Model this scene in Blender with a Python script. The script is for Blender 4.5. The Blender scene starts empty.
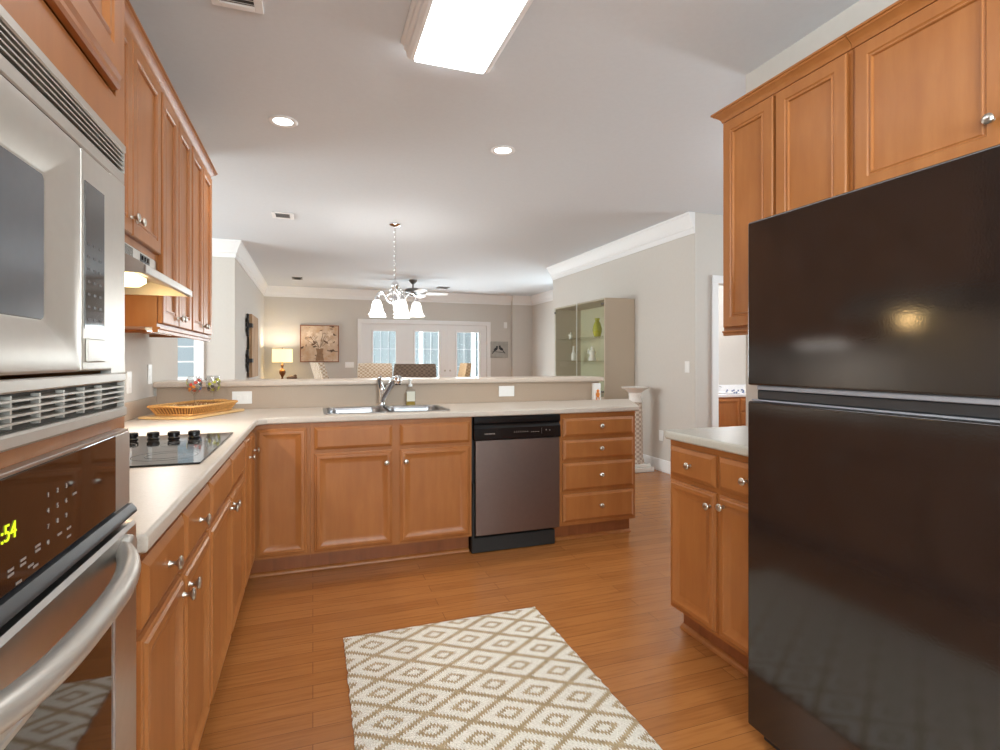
import bpy, bmesh, math, random
from math import sin, cos, pi, radians
from mathutils import Vector, Matrix
random.seed(7)
SC = bpy.context.scene
COL = SC.collection

# ------------------------------------------------------------------ camera
cam_d = bpy.data.cameras.new('camera'); cam = bpy.data.objects.new('camera', cam_d); COL.objects.link(cam)
cam_d.sensor_fit = 'HORIZONTAL'; cam_d.sensor_width = 36.0
cam_d.lens = 536.7 / 1000 * 36.0
cam_d.shift_y = -0.0148
cam_d.clip_start = 0.02
cam.location = (0, 0, 1.235)
cam.rotation_euler = (radians(90), 0, -0.3355)
SC.camera = cam

# ------------------------------------------------------------------ world, exposure
W = bpy.data.worlds.new('world'); SC.world = W; W.use_nodes = True
bg = W.node_tree.nodes['Background']
bg.inputs[0].default_value = (0.72, 0.84, 0.95, 1)
bg.inputs[1].default_value = 0.6
SC.view_settings.view_transform = 'Standard'
SC.view_settings.look = 'None'
SC.view_settings.gamma = 1.0
SC.view_settings.use_curve_mapping = False
SC.view_settings.exposure = 0.32
SC.cycles.use_denoising = True
SC.cycles.max_bounces = 10
SC.cycles.diffuse_bounces = 6
SC.cycles.glossy_bounces = 5
SC.cycles.transparent_max_bounces = 16
SC.cycles.caustics_reflective = False
SC.cycles.caustics_refractive = False
SC.cycles.sample_clamp_indirect = 6.0

def area(name, loc, direction, sx, sy, power, color=(1, 1, 1)):
    d = bpy.data.lights.new(name, 'AREA'); d.shape = 'RECTANGLE'; d.size = sx; d.size_y = sy
    d.energy = power; d.color = color
    o = bpy.data.objects.new(name, d); COL.objects.link(o)
    o.location = loc
    o.rotation_euler = Vector(direction).to_track_quat('-Z', 'Y').to_euler()
    return o

# area lights just outside the windows; some windows are added only for fill
area('added_rear_fill', (0.55, -2.85, 1.75), (0, 1, 0.12), 2.3, 1.5, 210, (0.88, 0.94, 1.0))  # made-up window behind the camera, added for frontal fill
area('daylight_nook_window', (-4.45, 6.05, 1.5), (1, 0, 0.0), 2.2, 1.6, 230, (0.90, 0.95, 1.0))
area('daylight_patio_doors', (2.4, 12.35, 1.35), (0, -1, 0.0), 2.9, 1.9, 340, (0.88, 0.94, 1.0))

area('added_living_fill', (5.45, 9.05, 1.55), (-1, 0, -.15), 1.0, 1.3, 62, (0.88, 0.94, 1.0))  # window added out of view to brighten the living room
area('added_hall_fill', (6.95, 3.3, 1.6), (-1, 0, -.1), 1.6, 1.4, 115, (0.88, 0.94, 1.0))  # window added out of view to light the left kitchen wall
area('added_left_fill', (-1.32, -1.2, 1.75), (1, 0.35, 0), 1.3, 1.4, 150, (0.97, 0.98, 1.0))  # window added behind the camera to light the right cabinets

# ------------------------------------------------------------------ materials
def srgb(r, g, b):
    f = lambda c: (c / 12.92) if c <= 0.04045 else ((c + 0.055) / 1.055) ** 2.4
    return (f(r / 255), f(g / 255), f(b / 255), 1)

def newmat(name):
    m = bpy.data.materials.new(name); m.use_nodes = True
    nt = m.node_tree
    return m, nt, nt.nodes['Principled BSDF']

def node(nt, typ, **kw):
    n = nt.nodes.new(typ)
    for k, v in kw.items(): setattr(n, k, v)
    return n

def coords(nt, scale=(1, 1, 1), kind='Object', loc=(0, 0, 0), rot=(0, 0, 0)):
    tc = node(nt, 'ShaderNodeTexCoord'); mp = node(nt, 'ShaderNodeMapping')
    mp.inputs['Scale'].default_value = scale
    mp.inputs['Location'].default_value = loc
    mp.inputs['Rotation'].default_value = rot
    nt.links.new(tc.outputs[kind], mp.inputs[0])
    return mp.outputs[0]

def ramp(nt, fac, stops):
    r = node(nt, 'ShaderNodeValToRGB')
    el = r.color_ramp.elements
    while len(el) < len(stops): el.new(0.5)
    for e, (p, c) in zip(el, stops): e.position = p; e.color = c
    nt.links.new(fac, r.inputs[0])
    return r.outputs[0]

def noise(nt, vec, scale, detail=3, rough=0.5):
    n = node(nt, 'ShaderNodeTexNoise')
    n.inputs['Scale'].default_value = scale; n.inputs['Detail'].default_value = detail; n.inputs['Roughness'].default_value = rough
    if vec: nt.links.new(vec, n.inputs['Vector'])
    return n.outputs[0]

def bump(nt, bs, h, strength=0.1, dist=0.002):
    b = node(nt, 'ShaderNodeBump')
    b.inputs['Strength'].default_value = strength; b.inputs['Distance'].default_value = dist
    nt.links.new(h, b.inputs['Height']); nt.links.new(b.outputs[0], bs.inputs['Normal'])

def setp(bs, **kw):
    names = dict(color='Base Color', rough='Roughness', metal='Metallic', spec='Specular IOR Level', coat='Coat Weight',
                 coat_rough='Coat Roughness', trans='Transmission Weight', alpha='Alpha', ior='IOR', ecol='Emission Color', estr='Emission Strength', aniso='Anisotropic')
    for k, v in kw.items(): bs.inputs[names[k]].default_value = v

def plain(name, col, rough=0.5, metal=0.0, spec=0.5, speck=0.03, nscale=60, bumps=0.0, **kw):
    """a surface with a little procedural variation in its tone"""
    m, nt, bs = newmat(name)
    setp(bs, rough=rough, metal=metal, spec=spec, **kw)
    v = coords(nt)
    f = noise(nt, v, nscale, 3)
    a = tuple(min(1, c * (1 - speck)) for c in col[:3]) + (1,); b = tuple(min(1, c * (1 + speck)) for c in col[:3]) + (1,)
    nt.links.new(ramp(nt, f, [(0.3, a), (0.7, b)]), bs.inputs['Base Color'])
    if bumps: bump(nt, bs, f, bumps, 0.002)
    return m

def woodmat(name, c1, c2, c3, rough=0.36, stretch=(8, 8, 1.2), spec=0.38):
    m, nt, bs = newmat(name); setp(bs, rough=rough, spec=spec)
    v = coords(nt, stretch)
    g = noise(nt, v, 3.0, 5, 0.62)
    v2 = coords(nt, (3, 3, 1.2))
    g2 = noise(nt, v2, 2.0, 3, 0.5)
    mx = node(nt, 'ShaderNodeMath', operation='ADD'); nt.links.new(g, mx.inputs[0]); nt.links.new(g2, mx.inputs[1])
    hf = node(nt, 'ShaderNodeMath', operation='MULTIPLY'); hf.inputs[1].default_value = 0.5; nt.links.new(mx.outputs[0], hf.inputs[0])
    nt.links.new(ramp(nt, hf.outputs[0], [(0.30, c1), (0.5, c2), (0.70, c3)]), bs.inputs['Base Color'])
    bump(nt, bs, g, 0.04, 0.001)
    return m

def glassmat(name, tint=(0.95, 0.98, 0.97, 1), refl=0.1):
    m, nt, bs = newmat(name)
    tr = node(nt, 'ShaderNodeBsdfTransparent'); tr.inputs[0].default_value = tint
    gl = node(nt, 'ShaderNodeBsdfGlossy'); gl.inputs['Roughness'].default_value = 0.02
    fr = node(nt, 'ShaderNodeLayerWeight'); fr.inputs[0].default_value = 0.5
    pw = node(nt, 'ShaderNodeMath', operation='POWER'); pw.inputs[1].default_value = 4.0; nt.links.new(fr.outputs['Facing'], pw.inputs[0])
    ma = node(nt, 'ShaderNodeMath', operation='MULTIPLY_ADD'); ma.inputs[1].default_value = 0.45; ma.inputs[2].default_value = refl * 0.4; nt.links.new(pw.outputs[0], ma.inputs[0])
    mx = node(nt, 'ShaderNodeMixShader')
    nt.links.new(ma.outputs[0], mx.inputs[0]); nt.links.new(tr.outputs[0], mx.inputs[1]); nt.links.new(gl.outputs[0], mx.inputs[2])
    nt.links.new(mx.outputs[0], nt.nodes['Material Output'].inputs[0])
    return m

def emitmat(name, col, strength, base=(0.9, 0.9, 0.88, 1)):
    m, nt, bs = newmat(name)
    v = coords(nt); f = noise(nt, v, 8, 2)
    nt.links.new(ramp(nt, f, [(0.2, tuple(c * 0.96 for c in base[:3]) + (1,)), (0.8, base)]), bs.inputs['Base Color'])
    setp(bs, rough=0.4, ecol=col, estr=strength)
    return m

M = {}
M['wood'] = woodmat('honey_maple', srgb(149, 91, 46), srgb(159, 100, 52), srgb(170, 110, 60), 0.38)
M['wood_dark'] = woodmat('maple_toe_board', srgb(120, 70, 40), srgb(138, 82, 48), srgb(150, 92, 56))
M['wall'] = plain('greige_wall_paint', srgb(206, 201, 194), 0.85, speck=0.012, nscale=30)
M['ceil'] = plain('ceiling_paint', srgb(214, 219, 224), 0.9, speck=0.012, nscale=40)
M['white'] = plain('white_trim_paint', srgb(236, 236, 236), 0.45, speck=0.01)
M['steel'] = plain('brushed_steel', srgb(200, 198, 195), 0.30, 1.0, speck=0.03, nscale=40)
M['steel_light'] = plain('satin_steel', srgb(190, 184, 176), 0.40, 0.75, speck=0.02)
M['nickel'] = plain('satin_nickel', srgb(200, 195, 186), 0.28, 1.0)
M['chrome'] = plain('chrome', srgb(225, 226, 228), 0.07, 1.0)
M['blackgloss'] = plain('black_gloss_plastic', srgb(16, 16, 17), 0.2)
M['blackmatte'] = plain('black_matte', srgb(24, 23, 22), 0.55)
M['blackglass'] = plain('dark_glass', srgb(22, 17, 15), 0.06, spec=0.9)
M['ovenglass'] = plain('oven_glass', srgb(34, 22, 17), 0.04, spec=0.7)
M['mwglass'] = plain('microwave_window', srgb(84, 88, 94), 0.14, spec=0.9)
M['greytrim'] = plain('dark_grey_trim', srgb(46, 46, 48), 0.4)
M['shadowgap'] = plain('vent_interior', srgb(70, 66, 60), 0.7)
M['plate'] = plain('white_plastic', srgb(240, 240, 238), 0.4, speck=0.01)
M['iron'] = plain('black_iron', srgb(38, 34, 32), 0.5)
M['bronze'] = plain('aged_bronze', srgb(128, 84, 50), 0.3, 0.7)
M['pewter'] = plain('fan_pewter', srgb(110, 108, 106), 0.35, 0.7)
M['glass'] = glassmat('window_glass')
M['shelfglass'] = glassmat('green_edge_glass', (0.955, 0.97, 0.955, 1), 0.07)
M['crystal'] = glassmat('drinking_glass', (0.95, 0.96, 0.96, 1), 0.24)
M['panelpaint'] = plain('taupe_laminate', srgb(192, 178, 158), 0.5, speck=0.012)
M['olive'] = plain('olive_backing', srgb(200, 197, 168), 0.6, speck=0.02)
M['ceramic'] = plain('white_ceramic', srgb(238, 236, 230), 0.25)
M['porcelain'] = plain('porcelain_glaze', srgb(244, 244, 246), 0.12)
M['yellowglass'] = plain('yellow_green_glass', srgb(176, 176, 40), 0.15)
M['soapliquid'] = plain('amber_soap', srgb(170, 140, 60), 0.15)
M['wicker'] = plain('honey_wicker', srgb(206, 154, 88), 0.55, speck=0.2, nscale=120, bumps=0.5)
M['lining'] = plain('tan_tray_lining', srgb(140, 98, 54), 0.7, speck=0.1)
M['bamboo'] = woodmat('pale_bamboo', srgb(196, 156, 100), srgb(214, 176, 120), srgb(226, 192, 140), 0.45, (3, 30, 30))
M['raffia'] = plain('raffia_straw', srgb(206, 184, 146), 0.7, speck=0.1)
M['shade_white'] = emitmat('lit_white_glass_shade', (1.0, 0.97, 0.92, 1), 1.5)
M['shade_yellow'] = emitmat('lit_linen_shade', (1.0, 0.82, 0.42, 1), 1.0, srgb(240, 225, 170))
M['diffuser'] = emitmat('lit_acrylic_diffuser', (0.96, 0.985, 1.0, 1), 6.2)
M['bulb'] = emitmat('lit_bulb', (1.0, 0.98, 0.94, 1), 6.0)
M['hoodbulb'] = emitmat('lit_hood_lens', (1.0, 0.80, 0.42, 1), 3.5)
M['undercab'] = emitmat('lit_under_cabinet_lens', (1.0, 0.93, 0.82, 1), 1.6)
M['green_led'] = emitmat('green_clock_digits', (0.72, 0.9, 0.02, 1), 0.9, srgb(120, 140, 10))
M['print'] = plain('grey_print', srgb(140, 128, 120), 0.6)
M['dimprint'] = plain('dim_grey_print', srgb(74, 72, 72), 0.6)
M['label'] = plain('paper_label', srgb(226, 222, 206), 0.7)
M['orange'] = plain('orange_glaze', srgb(206, 122, 40), 0.4)
M['redglaze'] = plain('red_enamel', srgb(196, 62, 40), 0.3)
M['limeglaze'] = plain('lime_enamel', srgb(186, 186, 60), 0.3)
M['beadboard'] = plain('brown_lump', srgb(104, 74, 52), 0.6)
M['floral'] = plain('blue_flower_glaze', srgb(84, 100, 140), 0.3)

# textured black fridge skin
m, nt, bs = newmat('pebbled_black_enamel'); setp(bs, rough=0.10, spec=0.75)
v = coords(nt); f1 = noise(nt, v, 170, 2); f2 = noise(nt, v, 14, 3)
nt.links.new(ramp(nt, f2, [(0.3, srgb(29, 24, 22)), (0.7, srgb(35, 29, 27))]), bs.inputs['Base Color'])
bump(nt, bs, f1, 0.09, 0.0010); M['fridge'] = m

# solid surface countertop
def solid(name, a, b, rough):
    m, nt, bs = newmat(name); setp(bs, rough=rough, spec=0.3)
    v = coords(nt); f = noise(nt, v, 180, 4, 0.7)
    nt.links.new(ramp(nt, f, [(0.35, a), (0.65, b)]), bs.inputs['Base Color'])
    return m
M['counter'] = solid('beige_solid_surface', srgb(190, 180, 168), srgb(200, 191, 180), 0.4)
M['counter_grey'] = solid('grey_beige_solid_surface', srgb(186, 184, 174), srgb(196, 194, 184), 0.25)
M['splash'] = solid('tan_solid_surface', srgb(172, 153, 134), srgb(182, 164, 146), 0.4)
M['ledge'] = solid('pinkish_beige_solid_surface', srgb(196, 182, 168), srgb(206, 193, 180), 0.3)
M['greystrip'] = plain('grey_gasket_strip', srgb(138, 138, 144), 0.45)
M['steel_sink'] = plain('satin_sink_steel', srgb(158, 158, 160), 0.3, 1.0, speck=0.02, nscale=40)
M['steel_door'] = plain('brushed_grey_steel', srgb(128, 114, 108), 0.40, 1.0, speck=0.02, nscale=40)

# hardwood floor: strips along X
m, nt, bs = newmat('oak_strip_floor'); setp(bs, rough=0.26, spec=0.5)
v = coords(nt, (1, 1, 1))
br = node(nt, 'ShaderNodeTexBrick'); br.offset = 0.37; br.offset_frequency = 2
br.inputs['Scale'].default_value = 1.0; br.inputs['Brick Width'].default_value = 0.95; br.inputs['Row Height'].default_value = 0.083
br.inputs['Mortar Size'].default_value = 0.0012; br.inputs['Mortar Smooth'].default_value = 0.1; br.inputs['Bias'].default_value = 0.0
br.inputs['Color1'].default_value = srgb(156, 99, 51); br.inputs['Color2'].default_value = srgb(169, 110, 58); br.inputs['Mortar'].default_value = srgb(118, 73, 41)
nt.links.new(v, br.inputs['Vector'])
v2 = coords(nt, (1.6, 26, 26)); g = noise(nt, v2, 2.2, 6, 0.65)
gr = ramp(nt, g, [(0.3, srgb(205, 190, 180)), (0.55, (1, 1, 1, 1)), (0.8, srgb(240, 226, 205))])
mx = node(nt, 'ShaderNodeMix', data_type='RGBA', blend_type='MULTIPLY'); mx.inputs[0].default_value = 0.6
nt.links.new(br.outputs[0], mx.inputs[6]); nt.links.new(gr, mx.inputs[7])
nt.links.new(mx.outputs[2], bs.inputs['Base Color'])
bump(nt, bs, g, 0.06, 0.001); M['floor'] = m

# woven rug: concentric diamonds on a staggered lattice
m, nt, bs = newmat('woven_diamond_rug'); setp(bs, rough=0.95, spec=0.1)
tc = node(nt, 'ShaderNodeTexCoord'); sx = node(nt, 'ShaderNodeSeparateXYZ'); nt.links.new(tc.outputs['Object'], sx.inputs[0])
def mth(op, a, b=None, c=None):
    n = node(nt, 'ShaderNodeMath', operation=op)
    for i, q in enumerate((a, b, c)):
        if q is None: continue
        if isinstance(q, (int, float)): n.inputs[i].default_value = q
        else: nt.links.new(q, n.inputs[i])
    return n.outputs[0]
PX, PY = 0.27, 0.174
jit = noise(nt, tc.outputs['Object'], 90, 2)
ridge = mth('SINE', mth('MULTIPLY', sx.outputs[0], 2 * pi / 0.0105))
ju = mth('MULTIPLY', mth('SUBTRACT', jit, 0.5), 0.10)
U = mth('ADD', mth('DIVIDE', mth('SUBTRACT', sx.outputs[0], 0.24), PX), ju)
V = mth('ADD', mth('DIVIDE', mth('SUBTRACT', sx.outputs[1], 2.356), PY), mth('MULTIPLY', ridge, 0.035))
A_ = mth('ADD', U, V); B_ = mth('SUBTRACT', U, V)
def tri(q): return mth('ABSOLUTE', mth('SUBTRACT', mth('FRACT', mth('ADD', q, 0.5)), 0.5))
D = mth('MAXIMUM', tri(A_), tri(B_))     # 0 at a diamond's centre, 0.5 on its border
pat = ramp(nt, D, [(0.0, (1, 1, 1, 1)), (0.105, (1, 1, 1, 1)), (0.13, (0, 0, 0, 1)), (0.20, (0, 0, 0, 1)), (0.225, (1, 1, 1, 1)), (0.42, (1, 1, 1, 1)), (0.445, (0, 0, 0, 1)), (0.5, (0, 0, 0, 1))])
tan = ramp(nt, noise(nt, tc.outputs['Object'], 45, 3), [(0.3, srgb(158, 138, 108)), (0.7, srgb(188, 166, 132))])
ivory = ramp(nt, noise(nt, tc.outputs['Object'], 140, 2), [(0.3, srgb(214, 208, 196)), (0.7, srgb(238, 234, 224))])
mx = node(nt, 'ShaderNodeMix', data_type='RGBA'); nt.links.new(pat, mx.inputs[0]); nt.links.new(tan, mx.inputs[6]); nt.links.new(ivory, mx.inputs[7])
nt.links.new(mx.outputs[2], bs.inputs['Base Color'])
hgt = mth('ADD', mth('MULTIPLY', mth('MULTIPLY', ridge, mth('SINE', mth('MULTIPLY', sx.outputs[1], 2 * pi / 0.016))), 0.5), mth('MULTIPLY', jit, 0.8))
bump(nt, bs, hgt, 0.7, 0.004); M['rug'] = m

# wicker chair weaves
def weave(name, a, b, s=55):
    m, nt, bs = newmat(name); setp(bs, rough=0.7)
    v = coords(nt, (s, s, s * 1.3)); ck = node(nt, 'ShaderNodeTexChecker'); ck.inputs['Scale'].default_value = 1.0
    ck.inputs['Color1'].default_value = a; ck.inputs['Color2'].default_value = b
    nt.links.new(v, ck.inputs['Vector']); nt.links.new(ck.outputs[0], bs.inputs['Base Color']); bump(nt, bs, ck.outputs[1], 0.4, 0.004)
    return m
M['weave_pale'] = weave('pale_seagrass_weave', srgb(206, 192, 174), srgb(166, 142, 116), 42)
M['weave_brown'] = weave('brown_seagrass_weave', srgb(128, 108, 92), srgb(98, 80, 66), 42)
M['weave_tan'] = weave('tan_rattan_weave', srgb(190, 160, 120), srgb(158, 128, 92), 42)

# paintings
def art_flowers():
    m, nt, bs = newmat('sepia_flower_canvas'); setp(bs, rough=0.8)
    v = coords(nt, (3.2, 1, 3.2)); n1 = noise(nt, v, 1.6, 6, 0.65); n2 = noise(nt, coords(nt, (5, 1, 9), loc=(3, 0, 1)), 1.3, 3)
    a = ramp(nt, n1, [(0.25, srgb(196, 150, 110)), (0.5, srgb(206, 180, 156)), (0.7, srgb(222, 202, 182))])
    b = ramp(nt, n2, [(0.60, (0, 0, 0, 1)), (0.68, (1, 1, 1, 1))])
    mx = node(nt, 'ShaderNodeMix', data_type='RGBA'); nt.links.new(b, mx.inputs[0]); nt.links.new(a, mx.inputs[6]); mx.inputs[7].default_value = srgb(92, 70, 56)
    nt.links.new(mx.outputs[2], bs.inputs['Base Color']); return m
M['art'] = art_flowers()
M['artgrey'] = plain('grey_canvas', srgb(168, 166, 160), 0.8, speck=0.1, nscale=12)
M['birdink'] = plain('bird_ink', srgb(52, 56, 60), 0.8)
M['paintlight'] = plain('pale_petal_paint', srgb(226, 206, 186), 0.8, speck=0.05, nscale=20)
M['paintdark'] = plain('umber_stroke_paint', srgb(116, 88, 68), 0.8, speck=0.1, nscale=20)
M['vasepaint'] = plain('painted_vase_brown', srgb(150, 118, 92), 0.8, speck=0.15, nscale=18)
M['shelllace'] = weave('lace_column_pattern', srgb(224, 212, 198), srgb(184, 166, 150), 30)
M['hedge'] = plain('patio_greenery', srgb(86, 112, 96), 0.9, speck=0.35, nscale=9)
M['patio'] = plain('patio_concrete', srgb(176, 176, 172), 0.9, speck=0.05)
M['screen'] = plain('grey_blue_fence_paint', srgb(160, 168, 172), 0.8, speck=0.08, nscale=14)
M['rustic'] = woodmat('weathered_board', srgb(150, 118, 88), srgb(176, 142, 108), srgb(196, 166, 132), 0.7)

# ------------------------------------------------------------------ mesh helpers
class MB:
    def __init__(s): s.bm = bmesh.new()
    def box(s, x0, x1, y0, y1, z0, z1, bev=0.0, seg=1, mat=None):
        x0, x1 = sorted((x0, x1)); y0, y1 = sorted((y0, y1)); z0, z1 = sorted((z0, z1))
        r = bmesh.ops.create_cube(s.bm, size=1.0)
        vs = r['verts']
        for v in vs:
            v.co = Vector((x0 + (v.co.x + .5) * (x1 - x0), y0 + (v.co.y + .5) * (y1 - y0), z0 + (v.co.z + .5) * (z1 - z0)))
        if bev:
            es = {e for v in vs for e in v.link_edges}
            bmesh.ops.bevel(s.bm, geom=list(es), offset=bev, segments=seg, profile=0.5, affect='EDGES')
        elif mat is not None:
            for v in vs: v.co = mat @ v.co
        return s
    def rings(s, rings, cap0=True, cap1=True, closed=True):
        vr = [[s.bm.verts.new(p) for p in r] for r in rings]
        n = len(vr[0])
        for a, b in zip(vr, vr[1:]):
            for i in range(n if closed else n - 1):
                j = (i + 1) % n
                try: s.bm.faces.new((a[i], a[j], b[j], b[i]))
                except ValueError: pass
        if cap0: s.bm.faces.new(list(reversed(vr[0])))
        if cap1: s.bm.faces.new(vr[-1])
        return s
    def lathe(s, prof, c=(0, 0, 0), axis='z', n=24, cap0=True, cap1=True, sq=(1, 1)):
        """prof = [(radius, height)...] about an axis through c"""
        out = []
        for r, h in prof:
            r = max(r, 1e-4); ring = []
            for i in range(n):
                a = 2 * pi * i / n; p, q = r * cos(a) * sq[0], r * sin(a) * sq[1]
                if axis == 'z': co = (c[0] + p, c[1] + q, c[2] + h)
                elif axis == 'y': co = (c[0] + p, c[1] + h, c[2] + q)
                else: co = (c[0] + h, c[1] + p, c[2] + q)
                ring.append(co)
            out.append(ring)
        return s.rings(out, cap0, cap1)
    def tube(s, pts, r, n=10, closed=False, cap=True):
        P = [Vector(p) for p in pts]; rs = r if isinstance(r, (list, tuple)) else [r] * len(P)
        out = []; N = len(P); up = None
        for i, p in enumerate(P):
            if closed: t = (P[(i + 1) % N] - P[i - 1])
            else: t = (P[min(i + 1, N - 1)] - P[max(i - 1, 0)])
            t.normalize()
            if up is None:
                up = Vector((0, 0, 1)) if abs(t.z) < 0.9 else Vector((1, 0, 0))
            u = (up - t * up.dot(t)); u.normalize(); w = t.cross(u); up = u
            out.append([p + (u * cos(2 * pi * k / n) + w * sin(2 * pi * k / n)) * rs[i] for k in range(n)])
        if closed: out.append(out[0]); return s._loop(out)
        return s.rings(out, cap, cap)
    def _loop(s, out):
        vr = [[s.bm.verts.new(p) for p in r] for r in out[:-1]]
        N = len(vr); n = len(vr[0])
        for i in range(N):
            a, b = vr[i], vr[(i + 1) % N]
            for k in range(n):
                l = (k + 1) % n; s.bm.faces.new((a[k], a[l], b[l], b[k]))
        return s
    def panel(s, a0, a1, b0, b1, base, prof, facing='-y'):
        """moulded door or drawer front; prof = [(inset, height)...] from its back edge inwards"""
        def f(a, b, h):
            if facing == '-y': return (a, base - h, b)
            if facing == '+x': return (base + h, a, b)
            if facing == '-x': return (base - h, a, b)
            if facing == '+y': return (a, base + h, b)
        rg = []
        for i, h in prof:
            rg.append([f(a0 + i, b0 + i, h), f(a1 - i, b0 + i, h), f(a1 - i, b1 - i, h), f(a0 + i, b1 - i, h)])
        return s.rings(rg)
    def prism(s, pts, z0, z1):
        return s.rings([[(x, y, z0) for x, y in pts], [(x, y, z1) for x, y in pts]])
    def extr(s, prof, f0, f1):
        """profile pts mapped by two functions into two end rings"""
        return s.rings([[f0(*p) for p in prof], [f1(*p) for p in prof]])
    def ball(s, c, rx, ry=None, rz=None, sub=2):
        ry = ry or rx; rz = rz or rx
        r = bmesh.ops.create_icosphere(s.bm, subdivisions=sub, radius=1.0)
        for v in r['verts']: v.co = Vector((c[0] + v.co.x * rx, c[1] + v.co.y * ry, c[2] + v.co.z * rz))
        return s
    def build(s, name, mat, parent=None, smooth=30, loc=None):
        bmesh.ops.recalc_face_normals(s.bm, faces=s.bm.faces[:])
        me = bpy.data.meshes.new(name); s.bm.to_mesh(me); s.bm.free()
        me.materials.append(M[mat] if isinstance(mat, str) else mat)
        if smooth:
            for p in me.polygons: p.use_smooth = True
            me.set_sharp_from_angle(angle=radians(smooth))
        o = bpy.data.objects.new(name, me); COL.objects.link(o)
        if smooth: o.modifiers.new('weighted_normal', 'WEIGHTED_NORMAL').keep_sharp = True
        if parent: o.parent = parent
        if loc: o.location = loc
        return o

def tag(o, label, cat, group=None):
    o['label'] = label; o['category'] = cat
    if group: o['group'] = group
    return o
def thing(name, label, cat, loc=(0, 0, 0), rz=0, group=None):
    o = bpy.data.objects.new(name, None); COL.objects.link(o); o.empty_display_size = 0.1
    o.location = loc; o.rotation_euler = (0, 0, rz)
    return tag(o, label, cat, group)
def struct(name, mb, mat, parent=None, smooth=30):
    o = mb.build(name, mat, parent, smooth)
    if parent is None: o['kind'] = 'structure'
    return o
def lettering(name, txt, size, loc, rot, mat, parent, align='CENTER', depth=0.0004):
    cu = bpy.data.curves.new(name, 'FONT'); cu.body = txt; cu.size = size; cu.align_x = align; cu.align_y = 'CENTER'; cu.extrude = depth
    t = bpy.data.objects.new(name, cu); COL.objects.link(t)
    dg = bpy.context.evaluated_depsgraph_get()
    me = bpy.data.meshes.new_from_object(t.evaluated_get(dg))
    bpy.data.objects.remove(t); bpy.data.curves.remove(cu)
    me.materials.clear(); me.materials.append(M[mat])
    o = bpy.data.objects.new(name, me); COL.objects.link(o); o.parent = parent; o.location = loc; o.rotation_euler = rot
    return o

UPPER = [(0, 0), (0, .015), (.004, .0195), (.046, .0195), (.050, .0155), (.054, .0155), (.057, .0185), (.061, .0185), (.064, .010), (.075, .0095)]
BASE = [(0, 0), (0, .009), (.005, .012), (.009, .0125), (.014, .018), (.022, .0195), (.030, .0195), (.034, .017), (.058, .0085), (.066, .008)]
DRAWER = [(0, 0), (0, .010), (.006, .0135), (.014, .018), (.018, .0195)]
ROT_L, ROT_R = pi / 2, -pi / 2      # fronts that face +X, fronts that face -X

def knob(parent, x, z, y=-0.0195, facing='-y'):
    pr = [(.0075, 0), (.0075, .002), (.005, .005), (.0048, .014), (.008, .018), (.0145, .0205), (.0155, .0235), (.0135, .0265), (.008, .0285), (0.0005, .029)]
    mb = MB()
    if facing == '-y': mb.lathe([(r, -h) for r, h in pr], (x, y, z), 'y', 16)
    elif facing == '+x': mb.lathe([(r, h) for r, h in pr], (y, x, z), 'x', 16)
    k = mb.build('knob', 'nickel', parent, 40)
    return k

def front(parent, kind, x0, x1, z0, z1, knobs=(), prof=None, mat='wood'):
    nm = {'door': 'door', 'drawer': 'drawer', 'false': 'false_drawer_front'}[kind]
    p = prof or (BASE if kind == 'door' else DRAWER)
    o = MB().panel(x0, x1, z0, z1, -0.0005, p).build(nm, mat, parent, 20)
    ctr = p[-1][1]
    for kx, kz in knobs:
        kn = knob(o, kx, kz, -(0.019 if kind == 'door' else ctr))
    return o

def base_cabinet(label, loc, rz, w, fronts, depth=.58, end=None):
    t = thing('base_cabinet', label, 'cabinet', loc, rz, 'maple base cabinets')
    e = .0006
    b = MB()
    b.box(e, w - e, 0, .02, .114, .874)                       # face frame
    b.box(e, .018, .02, depth, .114, .874); b.box(w - .018, w - e, .02, depth, .114, .874)
    b.box(e, .018, .087, depth, 0, .1135); b.box(w - .018, w - e, .087, depth, 0, .1135)
    b.box(.018, w - .018, .02, depth, .114, .13); b.box(.018, w - .018, depth - .012, depth, .13, .874)
    o = b.build('body', 'wood', t, 30)
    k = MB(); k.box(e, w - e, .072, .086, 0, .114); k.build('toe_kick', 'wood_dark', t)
    s = MB(); pr = [(.072, 0), (.052, 0), (.053, .008), (.058, .015), (.066, .019), (.072, .02)]
    s.extr(pr, lambda y, z: (e, y, z), lambda y, z: (w - e, y, z)); s.build('shoe_molding', 'wood', t, 50)
    for f in fronts: front(t, *f)
    return t
def crown_profile():
    return [(0, 0), (.006, 0), (.008, .006), (.010, .012), (.016, .020), (.028, .030), (.034, .033), (.036, .038), (.042, .040), (.042, .048), (0, .048)]

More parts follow.
